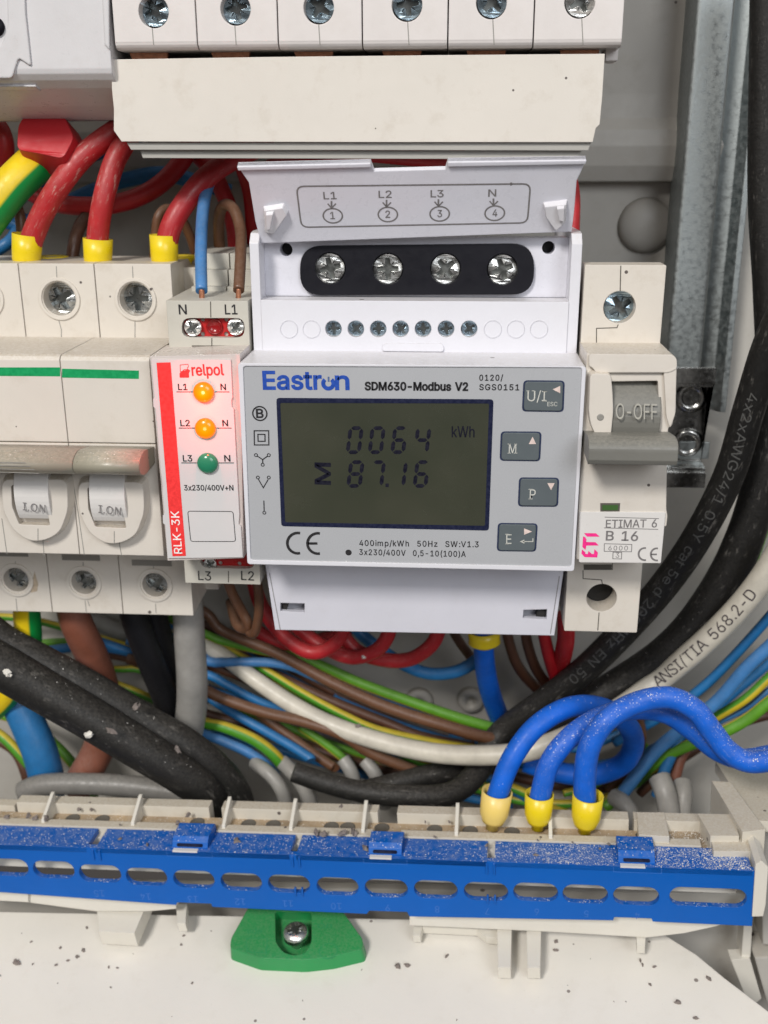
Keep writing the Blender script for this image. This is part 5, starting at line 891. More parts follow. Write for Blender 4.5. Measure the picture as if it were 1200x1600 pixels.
# big conductors under the left breaker
wire('earth_cable', 'thick yellow and green cable dropping from the left breaker', 'cable', 'ygbig', [(42, 930, 16), (42, 960, 16), (44, 1000, 15), (36, 1040, 12), (15, 1080, 8), (-15, 1110, 6)], 42, k=18)
wire('brown_cable', 'thick brown cable bending down from the left breaker', 'cable', 'brownred', [(112, 930, 16), (118, 970, 16), (140, 1020, 12), (158, 1065, 7), (166, 1110, 3), (158, 1160, 2), (138, 1200, 4), (112, 1240, 6)], 50, k=20, wob=.0002)
wire('black_cable', 'thick black cable from the left breaker, the left one of a pair', 'cable', 'rubber', [(200, 930, 14), (212, 970, 12), (235, 1030, 8), (258, 1085, 2), (275, 1140, -2)], 44, k=18)
wire('black_cable', 'thick black cable from the left breaker, the right one of a pair', 'cable', 'rubber', [(235, 930, 6), (245, 985, 4), (268, 1050, 0), (290, 1110, -4), (300, 1160, -6)], 44, k=18)
wire('grey_cable', 'thick grey cable hanging straight down beside the relay', 'cable', 'greycable', [(292, 930, 14), (294, 960, 14), (297, 1010, 13), (300, 1060, 12), (299, 1110, 9), (290, 1165, 6), (285, 1220, 4)], 48, k=20)
wire('blue_cable', 'thick blue cable rising at the lower left', 'cable', 'bluecable', [(10, 1040, 0), (24, 1085, 2), (46, 1135, 4), (64, 1180, 5), (78, 1240, 5)], 54, k=18)
wire('grey_cable', 'dusty grey cable lying level behind the terminal holder', 'cable', 'greydark', [(35, 1238, 14), (70, 1226, 14), (150, 1225, 14), (220, 1230, 14), (290, 1240, 14)], 34, k=16)
# cream data cable with print
WP = [(310, 1000, -12), (350, 1026, -10), (392, 1057, -6), (454, 1099, -2), (517, 1132, 1), (600, 1160, 6), (683, 1177, 11), (767, 1180, 15), (829, 1172, 16), (900, 1145, 14), (965, 1110, 10), (1025, 1066, 4), (1085, 1017, 8), (1140, 965, 12), (1185, 912, 16), (1225, 850, 20)]
o = wire('data_cable', 'cream data cable with dark printing sweeping across below the meter', 'cable', 'whitecable', WP, 24, k=18, wend=41, seg=10)
pathtext(o, WP[10:], 'ANSI/TIA 568.2-D', .20, .80, 18, (17.9, 20.7), 'cableink', bold=.06)
# red loops under the meter
for lb, pts in (('red wire loop nearest the relay below the meter cover', [(392, 880, 4), (402, 930, 6), (420, 965, 8), (450, 1000, 10), (485, 1019, 11), (515, 1012, 12), (534, 990, 12), (540, 960, 12)]),
                ('middle red wire loop below the meter cover with a white crumb', [(440, 960, 4), (470, 985, 4), (505, 1010, 6), (548, 1027, 8), (585, 1018, 10), (605, 995, 11), (612, 960, 11)]),
                ('rightmost red wire loop below the meter cover', [(520, 970, 2), (555, 1015, 3), (600, 1031, 5), (640, 1030, 6), (670, 1012, 8), (684, 990, 9), (690, 960, 9)])):
    wire('red_wire', lb, 'wire', 'red', pts, 23, 'red wire loops below the meter', k=16)
wire('red_wire', 'dark red wire behind the loops under the meter', 'wire', 'reddeep', [(400, 985, -10), (440, 1005, -10), (500, 1000, -8), (560, 975, -6)], 22)
wire('red_wire', 'left of two red wires dropping below the single breaker', 'wire', 'reddeep', [(846, 960, 8), (852, 1000, 6), (862, 1040, 2), (880, 1090, -4)], 20)
wire('red_wire', 'right of two red wires dropping below the single breaker', 'wire', 'red', [(884, 960, 12), (884, 1000, 9), (876, 1040, 0), (868, 1085, -9)], 28)
wire('brown_wire', 'brown wire curving behind the left red drop wire', 'wire', 'browndark', [(788, 960, -6), (796, 1005, -6), (812, 1045, -7), (845, 1080, -10), (890, 1100, -12)], 17)
wire('brown_wire', 'brown wire close left of the red drop wires', 'wire', 'browndark', [(818, 960, -2), (824, 1005, -2), (838, 1045, -4), (862, 1075, -8), (900, 1090, -12)], 17)
wire('brown_wire', 'short brown wire behind the blue wire with yellow ferrule', 'wire', 'browndark', [(700, 970, -8), (716, 1000, -8), (738, 1030, -10), (760, 1060, -12)], 15)
wire('blue_wire', 'blue wire with a pale sheen arcing toward the ferruled blue wire', 'wire', 'bluecable', [(545, 970, -4), (575, 1000, -3), (625, 1035, -2), (668, 1052, 0), (710, 1050, 2), (740, 1035, 2), (765, 1012, 0)], 20, k=14)
o = wire('blue_wire', 'vivid blue wire dropping from a yellow ferrule under the meter', 'wire', 'blue', [(757, 985, 16), (756, 1020, 14), (762, 1066, 5), (776, 1110, -6), (800, 1160, -18)], 32, k=18); ferrule(o, 'ferrule', (756, 984, 16), (757, 1006, 16), 49, 48, name='ferrule')
# black cables
wire('black_cable', 'dusty black cable at lower left, lying behind its twin', 'cable', 'rubberdust', [(-60, 950, 26), (0, 998, 26), (60, 1030, 26), (140, 1075, 25), (220, 1125, 24), (290, 1165, 23), (340, 1203, 21), (368, 1240, 18), (378, 1290, 14)], 56, k=22, wend=50, wob=.0002)
wire('black_cable', 'dusty black cable at lower left, in front with white plaster spots', 'cable', 'rubberdust', [(-60, 1010, 34), (0, 1042, 34), (60, 1075, 33), (140, 1120, 32), (220, 1170, 31), (280, 1208, 29), (320, 1240, 26), (340, 1290, 20)], 72, k=22, wend=58, wob=.0002)
B1 = [(1255, 430, 30), (1205, 530, 26), (1170, 640, 22), (1140, 740, 18), (1095, 830, 14), (1045, 905, 10), (985, 975, 8), (915, 1045, 6), (845, 1100, 2), (790, 1140, -1), (764, 1170, 2), (750, 1200, 7), (725, 1228, 13), (690, 1243, 17), (620, 1243, 19), (560, 1236, 19), (505, 1222, 19), (458, 1206, 19)]
o = wire('data_cable', 'black data cable with grey printing that ends in a cut stub above the blue bar', 'cable', 'rubberdust', B1, 52, k=22, wend=31, seg=10)
pathtext(o, B1[:9], '4x2xAWG24/1 0.5Y cat 5e d 200MHz EN 50', .20, .90, 15, (26.2, 21.1), 'cableprint', bold=.0)
wire('black_cable', 'black cable without printing curving down from the right edge', 'cable', 'rubberdust', [(1196, -60, 6), (1194, 100, 6), (1192, 300, 6), (1200, 450, 6), (1205, 600, 6), (1190, 740, 6), (1160, 850, 4), (1110, 945, 2), (1050, 1015, 0), (970, 1070, -2), (890, 1112, -2), (810, 1160, -6), (740, 1195, -4), (650, 1216, 3), (560, 1236, 8)], [46, 46, 46, 46, 48, 54, 60, 62, 60, 56, 50, 44, 40, 34, 28], k=20)
# right light wires
GQ = 'thin wires at the lower right'
for nm, lb, mt, w_, pts in (
    ('blue_wire', 'dark blue wire rising just under the printed cream cable at right', 'bluecable', 16, [(1230, 930, 4), (1200, 966, 2), (1150, 1022, 0), (1100, 1072, -2), (1040, 1115, -4), (960, 1160, -8)]),
    ('blue_wire', 'light blue wire sweeping from the right edge down behind the blue loops', 'bluelight', 21, [(1240, 975, 8), (1200, 1012, 7), (1165, 1045, 6), (1120, 1096, 4), (1062, 1142, 2), (1026, 1172, 2), (995, 1210, 3), (965, 1250, 4)]),
    ('earth_wire', 'upper of two yellow and green wires at the lower right edge', 'yg', 15, [(1230, 1030, 0), (1200, 1060, 0), (1165, 1092, 0), (1126, 1116, -2), (1075, 1145, -4)]),
    ('blue_wire', 'thin blue wire between the two yellow and green wires at right', 'bluelight', 11, [(1230, 1060, -2), (1200, 1080, -2), (1162, 1108, -3), (1126, 1126, -4), (1070, 1155, -6)]),
    ('earth_wire', 'lower of two yellow and green wires at the lower right edge', 'gy', 19, [(1240, 1068, 4), (1200, 1098, 4), (1170, 1122, 3), (1132, 1143, 2), (1079, 1163, 0), (1032, 1186, -2), (985, 1225, -2), (945, 1262, 0)]),
    ('earth_wire', 'green wire climbing at the right edge behind the cream cable', 'gy', 20, [(1225, 700, -6), (1200, 800, -6), (1172, 883, -8), (1150, 945, -10), (1110, 1000, -14), (1050, 1050, -16)]),
    ('blue_wire', 'blue wire dropping behind the grey spouts at right', 'bluecable', 18, [(1075, 1130, -4), (1056, 1165, -2), (1038, 1205, 0), (1026, 1245, 2)]),
    ('brown_wire', 'brown wire dropping behind the grey spouts at right', 'brownred', 17, [(1085, 1150, -6), (1066, 1180, -4), (1056, 1212, -2), (1050, 1250, 0)]),
    ('brown_wire', 'brown wire seen through the blue loop', 'brown', 13, [(990, 1100, -4), (1002, 1135, -4), (1002, 1165, -4), (985, 1200, -4), (950, 1235, -4)]),
    ('earth_wire', 'yellow and green wire seen through the blue loop', 'yg', 12, [(880, 1240, -4), (930, 1225, -6), (970, 1195, -8), (1010, 1160, -10)]),
    ('blue_wire', 'thin dark blue wire behind the spouts under the blue loop', 'bluecable', 14, [(850, 1150, -14), (900, 1170, -14), (960, 1150, -14), (1020, 1120, -16)])):
    wire(nm, lb, 'wire', mt, pts, w_, GQ)
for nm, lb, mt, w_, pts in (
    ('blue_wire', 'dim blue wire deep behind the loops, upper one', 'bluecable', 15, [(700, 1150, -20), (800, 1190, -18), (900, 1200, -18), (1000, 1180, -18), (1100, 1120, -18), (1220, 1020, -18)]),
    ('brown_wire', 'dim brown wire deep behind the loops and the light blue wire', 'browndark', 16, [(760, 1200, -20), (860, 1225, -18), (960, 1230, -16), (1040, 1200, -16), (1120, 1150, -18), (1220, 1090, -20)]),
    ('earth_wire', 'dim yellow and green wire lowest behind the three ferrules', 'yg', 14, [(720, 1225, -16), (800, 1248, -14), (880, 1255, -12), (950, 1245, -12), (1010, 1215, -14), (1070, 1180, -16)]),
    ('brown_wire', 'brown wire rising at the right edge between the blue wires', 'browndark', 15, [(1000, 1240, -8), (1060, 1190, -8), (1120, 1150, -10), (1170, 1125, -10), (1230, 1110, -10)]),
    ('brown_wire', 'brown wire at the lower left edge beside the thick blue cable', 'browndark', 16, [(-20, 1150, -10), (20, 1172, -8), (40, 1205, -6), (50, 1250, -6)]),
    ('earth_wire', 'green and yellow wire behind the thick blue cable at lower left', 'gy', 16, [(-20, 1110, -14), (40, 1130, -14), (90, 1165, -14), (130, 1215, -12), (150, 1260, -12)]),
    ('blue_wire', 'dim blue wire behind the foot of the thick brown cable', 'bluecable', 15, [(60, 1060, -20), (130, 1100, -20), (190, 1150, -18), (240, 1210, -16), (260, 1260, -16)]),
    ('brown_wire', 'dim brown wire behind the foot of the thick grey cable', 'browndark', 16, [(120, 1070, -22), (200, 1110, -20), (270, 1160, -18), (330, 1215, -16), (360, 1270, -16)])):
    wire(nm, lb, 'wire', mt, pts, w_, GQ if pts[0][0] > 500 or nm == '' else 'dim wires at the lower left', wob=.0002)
# three vivid blue wires into yellow ferrules
GB = 'blue wires with yellow ferrules'
o = wire('blue_wire', 'vivid blue wire in the leftmost pale ferrule, curling back in a loop', 'wire', 'blue', [(770, 1268, 46), (778, 1240, 45.5), (800, 1185, 43), (838, 1135, 39), (890, 1105, 34), (940, 1106, 26), (978, 1130, 20), (990, 1162, 14), (972, 1194, 10), (925, 1211, 8), (870, 1206, 8), (820, 1190, 6)], 33, GB, k=20, seg=10); ferrule(o, 'ferrulepale', (777, 1236, 45.5), (770, 1284, 46), 46, 36)
o = wire('blue_wire', 'vivid blue wire in the middle of the three yellow ferrules', 'wire', 'bluedust', [(840, 1268, 46.8), (845, 1240, 46.5), (860, 1190, 45), (895, 1148, 42), (940, 1120, 38), (992, 1108, 35), (1042, 1115, 35), (1083, 1142, 36), (1120, 1172, 38), (1160, 1186, 40), (1205, 1180, 42), (1250, 1170, 44)], 33, GB, k=20, seg=10); ferrule(o, 'ferrule', (843, 1240, 46.5), (840, 1285, 46.8), 43, 34)
o = wire('blue_wire', 'vivid blue wire in the rightmost yellow ferrule, arching highest to the right edge', 'wire', 'bluedust', [(914, 1272, 47.5), (914, 1250, 47.5), (914, 1210, 47.3), (922, 1165, 47), (948, 1125, 46), (995, 1098, 43), (1045, 1090, 44), (1085, 1108, 45), (1112, 1142, 46), (1138, 1174, 47), (1170, 1190, 48), (1210, 1186, 50), (1250, 1172, 52)], 35, GB, k=20, seg=10); ferrule(o, 'ferrule', (919, 1242, 47.5), (914, 1290, 47.5), 46, 36)
# grey spouts (cable jackets) at the ends of the thin wires
for lb, pts, w_ in (('grey cable jacket curving down under the lowest striped wire', [(396, 1192, 4), (420, 1208, 8), (440, 1235, 10), (452, 1275, 8)], 22), ('grey cable jacket beside the black stub, the left one', [(440, 1190, 2), (462, 1212, 6), (480, 1240, 8), (492, 1280, 6)], 24),
                    ('grey cable jacket standing right of the black stub end', [(536, 1186, -6), (548, 1205, -4), (556, 1230, -4), (560, 1260, -4)], 22), ('grey cable jacket behind the black stub, fourth from the left', [(570, 1188, -6), (584, 1206, -4), (596, 1232, -4), (602, 1260, -4)], 22),
                    ('grey cable jacket at right under the light blue wire', [(1030, 1215, 6), (1040, 1240, 10), (1046, 1275, 12), (1048, 1310, 10)], 34), ('grey cable jacket at right beside the bracket', [(1066, 1222, 4), (1068, 1245, 8), (1064, 1280, 10), (1060, 1310, 8)], 28), ('grey cable jacket behind the rightmost ferrule', [(960, 1245, 4), (975, 1256, 8), (985, 1275, 10), (988, 1310, 10)], 28)):
    wire('cable_jacket', lb, 'cable jacket', 'greycable', pts, w_, 'grey cable jackets', k=12)

# ================================================================== terminal holder and blue bar
o_ = PW(0, 1320, 52); fb = Fr(o_, PW(1180, 1361, 64) - o_, (0, 0, 1)); ft = Fr(o_, fb.ex, -fb.en)
t = thing('bar_cover', fb.P(90, -12, -8), 'long blue slotted terminal cover dusted with plaster powder', 'terminal cover')
slots = [(-22, 44, 1355), (52, 116, 1359), (124, 189, 1365), (197, 261, 1370), (271, 335, 1374), (345, 409, 1378), (419, 484, 1381), (495, 560, 1385), (570, 637, 1388), (647, 715, 1390), (725, 794, 1393), (802, 872, 1394), (879, 950, 1397), (958, 1030, 1400), (1046, 1167, 1402)]
ho = []
for a, b_, y in slots:
    (ua, va), (ub, vb) = fb.u(a, y), fb.u(b_, y); vc = (va + vb) / 2; ho.append(rrect(ua, vc - 2.65, ub, vc + 2.65, 2.6, 8))
ol = fb.q([(-80, 1317), (1182, 1361), (1175, 1447), (1020, 1440), (1018, 1435), (960, 1433), (958, 1438), (640, 1432), (636, 1425), (577, 1423), (573, 1428), (332, 1417), (330, 1412), (277, 1410), (275, 1414), (0, 1394), (-80, 1389)])
m = MB(); m.plate(fb, ol, -1.5, 0, holes=ho); m.build('front_panel', M['bar'], t)
top = [((-80, 1283), (154, 1294), (152, 1316), (-80, 1314)), ((168, 1295), (462, 1306), (456, 1328), (160, 1316)), ((472, 1307), (762, 1318), (758, 1341), (464, 1330)), ((774, 1318), (1166, 1329), (1182, 1360), (768, 1342))]
bk = ft.u(300, 1300)[1]
for i, q in enumerate(top):
    ua, ub = ft.u(*q[0])[0], ft.u(*q[1])[0]; m = MB(); m.plate(ft, rect(ua, 0.0, ub, bk + .2), -1.4, 0.02); m.build('top_panel', M['bar2' if i == 3 else 'bar'], t)
for xs in (152, 462, 766):
    m = MB(); u = fb.u(xs, 1340)[0]
    for du in (-1.1, .7): m.box(fb, u + du, u + du + .45, -3.4, -.4, -.3, .35); m.box(fb, u + du, u + du + .45, -12.1, -9.7, -.3, .35) if xs != 152 else None
    m.build('joint_rib', M['bar'], t)
for (xa_, xc_, yt, yb) in ((280, 335, 1290, 1326), (580, 631, 1303, 1334), (963, 1019, 1311, 1346)):
    (ua, va), (ub, _) = ft.u(xa_, yt, 2.2), ft.u(xc_, yt, 2.2); m = MB()
    pr = [(-.2, .3), (.5, 1.6), (1.6, 2.5), (va - .6, 2.6), (va + .2, 1.8), (va + .4, -.5), (-.2, -.5)]
    fs = Fr(ft.P(ua, 0), -fb.en, fb.ey); m.plate(fs, pr, 0, 0); m.v = []; m.f = []; m.sm = []; m.mi = []
    vs = []
    for uu in (ua, ub):
        for a, b_ in pr: vs.append(ft.P(uu, a + 1.3, b_))
    n = len(pr); m.add(vs, [tuple(range(n)), tuple(range(n, 2 * n))] + [(i, (i + 1) % n, (i + 1) % n + n, i + n) for i in range(n)])
    c_ = m.build('snap_tab', M['bar'], t)
    m = MB(); m.plate(Fr(ft.P(ua, 1.1, 0), fb.ex, fb.ey), rrect((ub - ua) * .14, .55, (ub - ua) * .86, 1.35, .3), -.3, .06); m.build('tab_slot', M['navy'], c_)
    m = MB(); m.box(ft, ua + .4, ub - 2.4, -.12, 1.0, -.3, .18); m.build('white_latch', M['label'], t)
    m = MB(); m.stroke(fb, [(ua - 1.2, -.2), (ua - 1.2, -1.6), (ub + 1.4, -1.6), (ub + 1.4, -.2)], .06, .03); m.build('cut_line', M['barnum'], t)
m = MB()
for n_, (a, b_, y) in zip(['15', '14', '13', '12', '11', '10', '9', '8', '7', '6', '5', '4'], slots[2:]):
    x = a + (b_ - a) * .45
    for i, ch in enumerate(n_): m.text(fb, ch, (x + 9 - i * 9, y + 26), (x + 2 - i * 9, y + 25.5), 10, .03, .0)
m.build('embossed_numbers', M['barnum'], t)
# holder
t = thing('terminal_holder', ft.P(90, 15, -12), 'dusty beige terminal holder with thin fins behind the blue cover', 'terminal holder')
uL = ft.u(-60, 1300)[0]; uE = ft.u(1150, 1320)[0]
m = MB()
def seg(mb, xa_, xc_, y, b0, b1, n0, n1): mb.box(ft, ft.u(xa_, y)[0], ft.u(xc_, y)[0], b0, b1, n0, n1)
for xa_, xc_ in ((-80, 330), (338, 583), (627, 990), (1000, 1090)): seg(m, xa_, xc_, 1300, bk + .5, bk + 3.2, -8, .35)
m.build('front_rail', M['holder'], t)
m = MB(); m.box(ft, uL, uE, bk + 3.2, bk + 8.2, -8, -1.2); m.build('channel', M['dirt'], t)
m = MB()
for xa_, xc_ in ((18, 326), (346, 592), (622, 980), (988, 1096)): seg(m, xa_, xc_, 1275, bk + 8.0, bk + 11.5, -10, 2.0)
m.box(ft, uL, ft.u(12, 1275)[0], bk + 8.5, bk + 11.5, -10, .5); m.build('back_ridge', M['holder'], t)
for x, y in ((-20, 1262), (80, 1266), (216, 1273), (353, 1284), (457, 1288), (569, 1291), (714, 1294), (860, 1298)):
    u = ft.u(x, y, .7)[0]; fs = Fr(ft.P(u, 0), -fb.en, fb.ey); m = MB(); m.plate(fs, [(bk + 1.4, .3), (bk + 1.6, 1.2), (bk + 8.5, 4.6), (bk + 9.3, 4.8), (bk + 9.3, -4), (bk + 1.4, -4)], -.45, .45); m.build('fin', M['holder_clean'], t)
for x, y in ((125, 1262), (170, 1264), (312, 1277), (392, 1278), (430, 1280), (520, 1283), (545, 1285), (598, 1288), (680, 1290), (735, 1292), (800, 1296), (1005, 1302)):
    u, v = ft.u(x, y, -1.1); m = MB(); m.lathe(ft, u, bk + 5.8, [(2.0, -1.3), (2.0, -1.05), (1.7, -1.05), (1.6, -1.15), (.05, -1.15)], 20); m.build('screw_hole', M['groove'], t)
# right end blocks
m = MB()
def blk(q, n0, n1): m.plate(ft, ft.q(q, ) if 0 else [ft.u(px, py, n1) for px, py in q], n0, n1)
blk([(995, 1269), (1038, 1269), (1046, 1307), (998, 1304)], -6, 2.4); blk([(1090, 1271), (1145, 1272), (1155, 1306), (1110, 1306)], -6, 3.2); blk([(1108, 1300), (1176, 1302), (1178, 1330), (1115, 1330)], -6, 1.6)
blk([(1112, 1220), (1142, 1222), (1196, 1296), (1160, 1300)], -6, 4.5)
m.build('end_block', M['holder'], t)
m = MB(); m.plate(ft, [ft.u(px, py, -1) for px, py in ((1040, 1290), (1100, 1292), (1116, 1330), (1046, 1330))], -4, -1); m.build('dust_pocket', M['dirt'], t)
m = MB(); ue = fb.u(1180, 1380)[0]; m.plate(fb, [(ue - .3, 2.2), (ue + 1.0, 3.2), (ue + 2.6, 1.5), (ue + 2.6, -9), (ue + 2.2, -12.4), (ue - .3, -12.6)], -13, .4); m.build('end_cap', M['holder_clean'], t)
# lower side of the holder
for q in (((-80, 1380), (48, 1388), (48, 1410), (-80, 1403)), ((44, 1386), (275, 1402), (275, 1420), (232, 1424), (150, 1424), (44, 1410)), ((640, 1415), (1165, 1430), (1120, 1447), (1070, 1458), (1010, 1465), (860, 1456), (640, 1446))): m = MB(); m.plate(fb, [fb.u(px, py, -4) for px, py in q], -7, -4); m.build('lower_skirt', M['holder_clean'], t)
m = MB(); m.box(fb, uL, uE, -11.6, -1.6, -12, -6.5); m.build('body', M['holder_clean'], t)
def prong(px0, px1, y0, y1, nm='prong', th=4.0):
    q0 = [pt.u(px0, y0, 6), pt.u(px1, y0, 6), pt.u(px1 - 2, y1, 6), pt.u(px0 + 2, y1, 6)]; mm = MB(); mm.plate(pt, q0, 6 - th, 6); return mm.build(nm, M['holder_clean'], t)
prong(776, 800, 1425, 1512); prong(822, 846, 1428, 1512); prong(993, 1010, 1440, 1477, 'peg', 3); prong(275, 292, 1412, 1443, 'peg', 3)
m = MB(); q = [pt.u(px, py, 7) for px, py in ((150, 1402), (232, 1406), (210, 1458), (154, 1455))]; m.plate(pt, q, 2, 7); m.build('foot_block', M['holder_clean'], t)
m = MB(); m.plate(pt, [pt.u(px, py, 4) for px, py in ((645, 1428), (775, 1432), (778, 1466), (760, 1464), (745, 1452), (660, 1448), (657, 1462), (645, 1462))], 1.5, 4); m.build('side_lug', M['holder_clean'], t)
# green clip
t = thing('earth_clip', pt.P(*pt.u(465, 1490)), 'green earth terminal clip with a bright cross head screw', 'terminal clip')
G = [(386, 1418), (538, 1424), (571, 1470), (570, 1486), (520, 1498), (475, 1503), (404, 1500), (356, 1483), (358, 1468)]
m = MB(); qq = [pt.u(px, py, 4) for px, py in G]; nt_ = quadround([pt.u(px, py, 4) for px, py in ((429, 1424), (488, 1426), (488, 1475), (478, 1492), (460, 1496), (442, 1491), (430, 1474))], 1.2)
m.plate(pt, quadround(qq, 1.0), -1, 4.5, holes=[nt_], taper=.965); m.build('clip_body', M['green'], t)
m = MB(); m.plate(pt, nt_, -1, 1.2); m.build('recess_floor', M['green'], t)
u, v = pt.u(460, 1447, 8); R = 21 / 6.3; m = MB()
m.lathe(pt, u, v, [(R * .5, 1.2), (R * .5, 4.4), (R, 4.5), (R, 5.4)] + [(R * math.cos(a * .157), 5.4 + R * .55 * math.sin(a * .157)) for a in range(1, 7)] + [(R * .25, 5.4 + R * .4), (.05, 5.4 + R * .38)], 30); sc_ = m.build('screw', M['zinc'], t)
m = MB(); m.plate(pt, cross(u, v, R * .62, R * .13, .5), 6.0, 5.42 + R * .5); m.build('screw_cross', M['crossshade'], sc_)  # dark cross plate paints the recess shade onto the screw head
m = MB(); gi = plastic('clip_emboss', (.03, .27, .10), .4, .05, bev=0); n_ = 4.53
q = [pt.u(px, py, n_) for px, py in ((385, 1466), (418, 1466), (416, 1489), (386, 1487))]; m.stroke(pt, q, .1, n_, True); m.text(pt, 'epn', (414, 1471), (391, 1470), 9, n_, .0); u, v = pt.u(513, 1486, n_); m.stroke(pt, circ(u, v, 2.3, 24), .1, n_, True); m.text(pt, 'dO', (522, 1462), (500, 1461), 8, n_); m.build('embossed_marks', gi, t)
# grey brackets at the right edge
t = thing('side_bracket', PW(1190, 1320, 30), 'grey moulded bracket plate at the lower right edge', 'bracket')
fk = F3((1140, 1225, 30), (1200, 1228, 32), (1165, 1280, 46)); fk = Fr(PW(1140, 1225, 30), PW(1260, 1230, 31) - PW(1140, 1225, 30), PW(1145, 1215, 26) - PW(1150, 1290, 50))
m = MB(); m.plate(fk, fk.q([(1118, 1190), (1160, 1188), (1290, 1200), (1290, 1290), (1182, 1282), (1160, 1255)]), -3, 0); m.build('top_plate', M['holder'], t)
m = MB(); fl_ = FD(38); m.plate(fl_, fl_.q([(1188, 1302), (1300, 1300), (1300, 1480), (1192, 1476)]), -10, 0); m.plate(fl_, fl_.q([(1176, 1488), (1300, 1484), (1300, 1600), (1196, 1560)]), -8, 2); m.build('side_wall', M['back'], t)
t = thing('corner_piece', PW(1150, 1500, 38), 'beige corner piece with dust at the lower right behind the panel', 'corner piece')
m = MB(); fq = FD(40); m.plate(fq, fq.q([(1142, 1500), (1172, 1498), (1190, 1560), (1172, 1575)]), -4, 0); m.plate(fq, fq.q([(1165, 1430), (1178, 1430), (1174, 1500), (1160, 1500)]), -6, -1); m.build('rib', M['holder_clean'], t)

# ================================================================== crumbs and grit
def crumb(fr, px, py, rpx, n, mat, label, group, flat=.5, cat='crumb'):
    r = rpx / 6.2; u, v = fr.u(px, py, n); a0 = random.random() * 6.28; el = random.uniform(.38, .8); m = MB(); vs = []; fs = []; k = 9
    for j, (rr, hh) in enumerate(((.8, 0), (1, .35), (.62, .85))):
        for i in range(k):
            a = 2 * math.pi * i / k; q = rr * random.uniform(.42, 1.3); x, y = q * r * math.cos(a), q * r * el * math.sin(a)
            vs.append(fr.P(u + x * math.cos(a0) - y * math.sin(a0), v + x * math.sin(a0) + y * math.cos(a0), n - .05 + hh * r * flat * 2 * random.uniform(.7, 1.2)))
    for j in range(2):
        for i in range(k): fs.append((j * k + i, j * k + (i + 1) % k, (j + 1) * k + (i + 1) % k, (j + 1) * k + i))
    fs += [tuple(range(k)), tuple(range(2 * k, 3 * k))]; m.add(vs, fs); return tag(m.build('plaster_crumb', M[mat]), label, cat, group)
L1_ = 'tiny dark grey crumb lying on the white bottom panel'
A = lambda x, y, r: (x / 2.667, 1200 + y / 2.667, r / 2.667)
B = lambda x, y, r: (350 + x / 2.4, 1200 + y / 2.4, r / 2.4)
C_ = lambda x, y, r: (750 + x / 2.667, 1200 + y / 2.667, r / 2.667)
tr_ = [A(*p) for p in ((131, 725, 7), (137, 818, 7), (252, 750, 8), (235, 822, 10), (283, 803, 9), (322, 788, 12), (347, 762, 12), (361, 667, 9), (453, 831, 8), (489, 834, 9), (462, 915, 6), (766, 700, 9), (755, 737, 8), (800, 898, 7), (880, 680, 5), (555, 775, 3.5), (2, 866, 6), (240, 897, 3.5), (716, 1036, 3.5))]
tr_ += [B(*p) for p in ((835, 708, 11), (517, 757, 4), (873, 945, 4), (295, 873, 4))] + [C_(*p) for p in ((317, 724, 11), (668, 805, 11), (677, 822, 10), (727, 830, 9), (708, 903, 9), (824, 978, 14), (953, 880, 14), (900, 1043, 11), (558, 974, 4), (608, 974, 4), (460, 795, 3.5))]
for p in tr_: crumb(pt, *p, 0, 'grit', L1_, 'crumbs on the bottom panel')
crumb(pt, *A(70, 813, 22), 0, 'grit', 'largest grey crumb at the left of the white bottom panel', 'crumbs on the bottom panel'); crumb(pt, *C_(317, 762, 14), 0, 'grit', 'round grey crumb just right of the two prongs', 'crumbs on the bottom panel')
crumb(pt, *B(652, 745, 15), 0, 'grit', 'left half of the twin crumb below the blue bar centre', 'crumbs on the bottom panel'); crumb(pt, *B(688, 742, 14), 0, 'grit', 'right half of the twin crumb below the blue bar centre', 'crumbs on the bottom panel')
for p in (A(30, 208, 14), A(120, 205, 20), A(150, 212, 16), A(192, 215, 20), A(500, 238, 7), A(742, 232, 14), A(785, 200, 16), B(345, 248, 18), B(375, 252, 18), B(445, 250, 20), B(485, 245, 20), B(545, 165, 16), B(440, 160, 20), B(790, 260, 8), B(985, 292, 9), C_(385, 310, 6), C_(240, 302, 7), C_(535, 318, 8), A(330, 175, 12), A(382, 177, 12), B(755, 205, 8), B(845, 205, 8)):
    crumb(ft, *p, .8, 'grit', 'grey crumb lying on the beige terminal holder', 'crumbs on the terminal holder', .6)
for p in (A(500, 298, 10), A(613, 322, 12), A(990, 310, 14), B(45, 275, 16), B(530, 305, 20), C_(232, 365, 12), C_(500, 338, 8)):
    crumb(ft, *p, .05, 'grit', 'small grey crumb lying on top of the blue cover', 'crumbs on the blue cover', .5)
def on_cable(px, py, d, rpx, mat, label):
    c = PW(px, py, d); vw = (CAM - c).normalized(); fr = Fr(c, Vector((1, 0, 0)), Vector((0, .3, 1))); crumb(fr, px, py, rpx, 0, mat, label, 'crumbs on the black cables', .5)
on_cable(139, 1147, 38.2, 9, 'gritwhite', 'white plaster crumb low on the front black cable'); on_cable(174, 1142, 38.4, 10, 'grit', 'grey crumb beside the white one on the front black cable'); on_cable(214, 1104, 30.5, 8, 'grit', 'grey crumb on the rear black cable')
on_cable(278, 1171, 33.5, 8, 'grit', 'pale crumb in the groove between the black cables'); on_cable(12, 1052, 39.6, 9, 'gritwhite', 'white plaster patch on the front black cable near the left edge'); on_cable(569, 1027, 11, 6, 'gritwhite', 'white crumb on the middle red loop'); on_cable(559, 1134, 3.6, 7, 'grit', 'grey crumb resting on the cream cable')

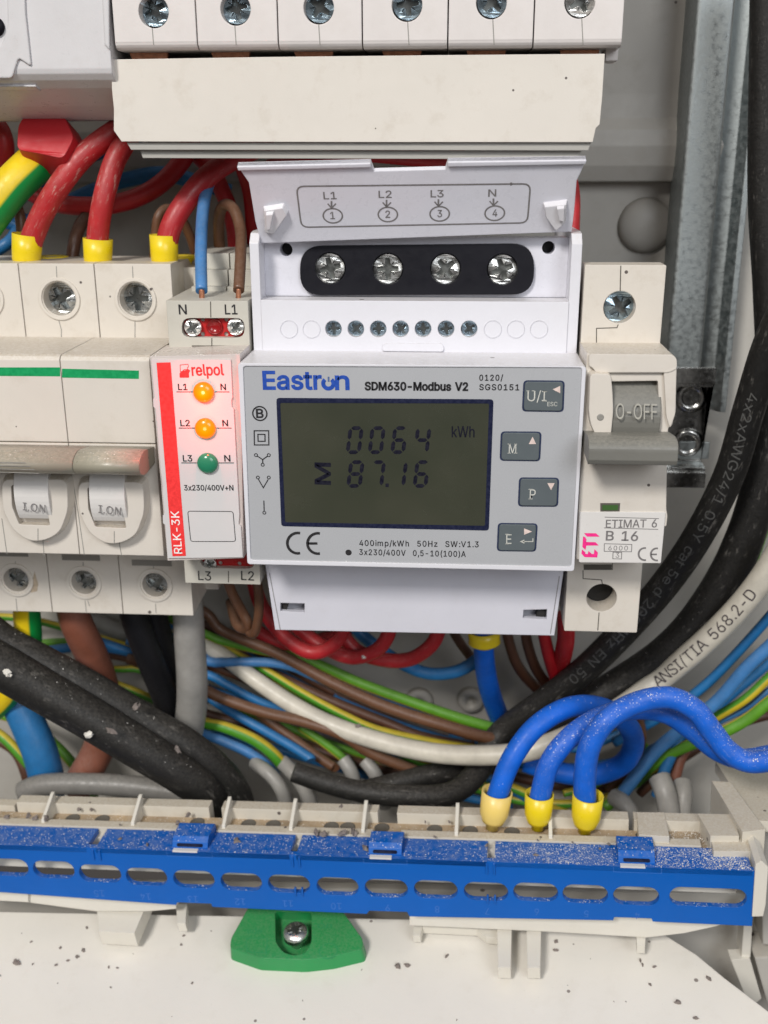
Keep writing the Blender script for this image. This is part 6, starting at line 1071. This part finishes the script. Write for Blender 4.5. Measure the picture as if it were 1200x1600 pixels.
# ---- plaster powder: uncountable fine grains, one object per kind of surface
def grain(mb, c, r):
    vs = [Vector((random.gauss(0, 1), random.gauss(0, 1), random.gauss(0, 1))).normalized() * r * random.uniform(.6, 1.1) for _ in range(4)]
    mb.add([c + v for v in vs], [(0, 1, 2), (0, 1, 3), (0, 2, 3), (1, 2, 3)])
m = MB()
u0, u1 = ft.u(470, 1318)[0], ft.u(1170, 1345)[0]
clumps = [(random.uniform(.25, 1) ** .6, random.random()) for _ in range(26)]
for i in range(5200):
    if random.random() < .62: c0 = random.choice(clumps); a = c0[0] + random.gauss(0, .022); b = c0[1] + random.gauss(0, .16)
    else: a = random.random() ** .55; b = random.random()
    if not (0 < a < 1 and 0 < b < 1): continue
    u = u0 + (u1 - u0) * a
    if any(x0 - .5 < u < x1 + .5 for x0, x1 in ((ft.u(578, 1330)[0], ft.u(632, 1330)[0]), (ft.u(962, 1340)[0], ft.u(1020, 1340)[0]))) and b < .85: continue
    grain(m, ft.P(u, .3 + b * (bk - .6), .06), .00001 * random.uniform(4, 20) * (.5 + .95 * a * a))
for i in range(500):
    u = ft.u(random.uniform(-20, 470), 1300)[0]; grain(m, ft.P(u, .3 + random.random() * (bk - .6), .04), .00001 * random.uniform(3, 9))
for i in range(420):
    u = ft.u(random.uniform(1044, 1112), 1310)[0]; grain(m, ft.P(u, random.uniform(bk + 1, bk + 8), -.75 if 0 else random.uniform(-.9, -.2)), .00001 * random.uniform(6, 26))
for i in range(240):
    u = ft.u(random.uniform(995, 1150), 1290)[0]; grain(m, ft.P(u, random.uniform(bk + 4, bk + 11), 2.45), .00001 * random.uniform(4, 13))
for path, lo, hi, w_ in (([(1083, 1142, 36), (1120, 1172, 38), (1160, 1186, 40), (1205, 1180, 42)], .2, 1, 33), ([(948, 1125, 46), (995, 1098, 43), (1045, 1090, 44), (1085, 1108, 45), (1112, 1142, 46), (1138, 1174, 47), (1170, 1190, 48), (1210, 1186, 50)], 0, 1, 35)):
    P = crv([PW(*p) for p in path], 12)
    for i in range(520):
        k = random.random() ** .8 * (len(P) - 2); j = int(k); c = P[j].lerp(P[j + 1], k - j); T = (P[j + 1] - P[j]).normalized()
        up = Vector((0, 0, 1)); up = (up - T * up.dot(T)).normalized(); sd = T.cross(up); a = random.gauss(0, .55)
        rr = w_ / 2 / pxmm(1080, 1120, 44) * .001; grain(m, c + (up * math.cos(a) + sd * math.sin(a)) * rr, .00001 * random.uniform(3, 11))
tag(m.build('plaster_powder', M['gritwhite']), kind='stuff')
m = MB()
for i in range(700):
    x, y = random.uniform(-10, 1190), random.uniform(1440, 1600)
    if random.random() < .5: x, y = random.gauss(880, 220), random.gauss(1500, 40)
    if y < 1445 or (x > 1040 and y < 1445 + (x - 1040) * .85): continue
    grain(m, pt.P(*pt.u(x, y), .02), .00001 * random.uniform(2, 7))
for i in range(500):
    x = random.uniform(-10, 1150); u = ft.u(x, 1280)[0]; grain(m, ft.P(u, random.uniform(bk + .6, bk + 8), .36 if random.random() < .4 else -1.1), .00001 * random.uniform(3, 12))
for i in range(260):
    x, y = random.uniform(1120, 1198), random.uniform(1450, 1580); q = FD(30); grain(m, q.P(*q.u(x, y), .05), .00001 * random.uniform(4, 16))
tag(m.build('grit', M['grit']), kind='stuff')
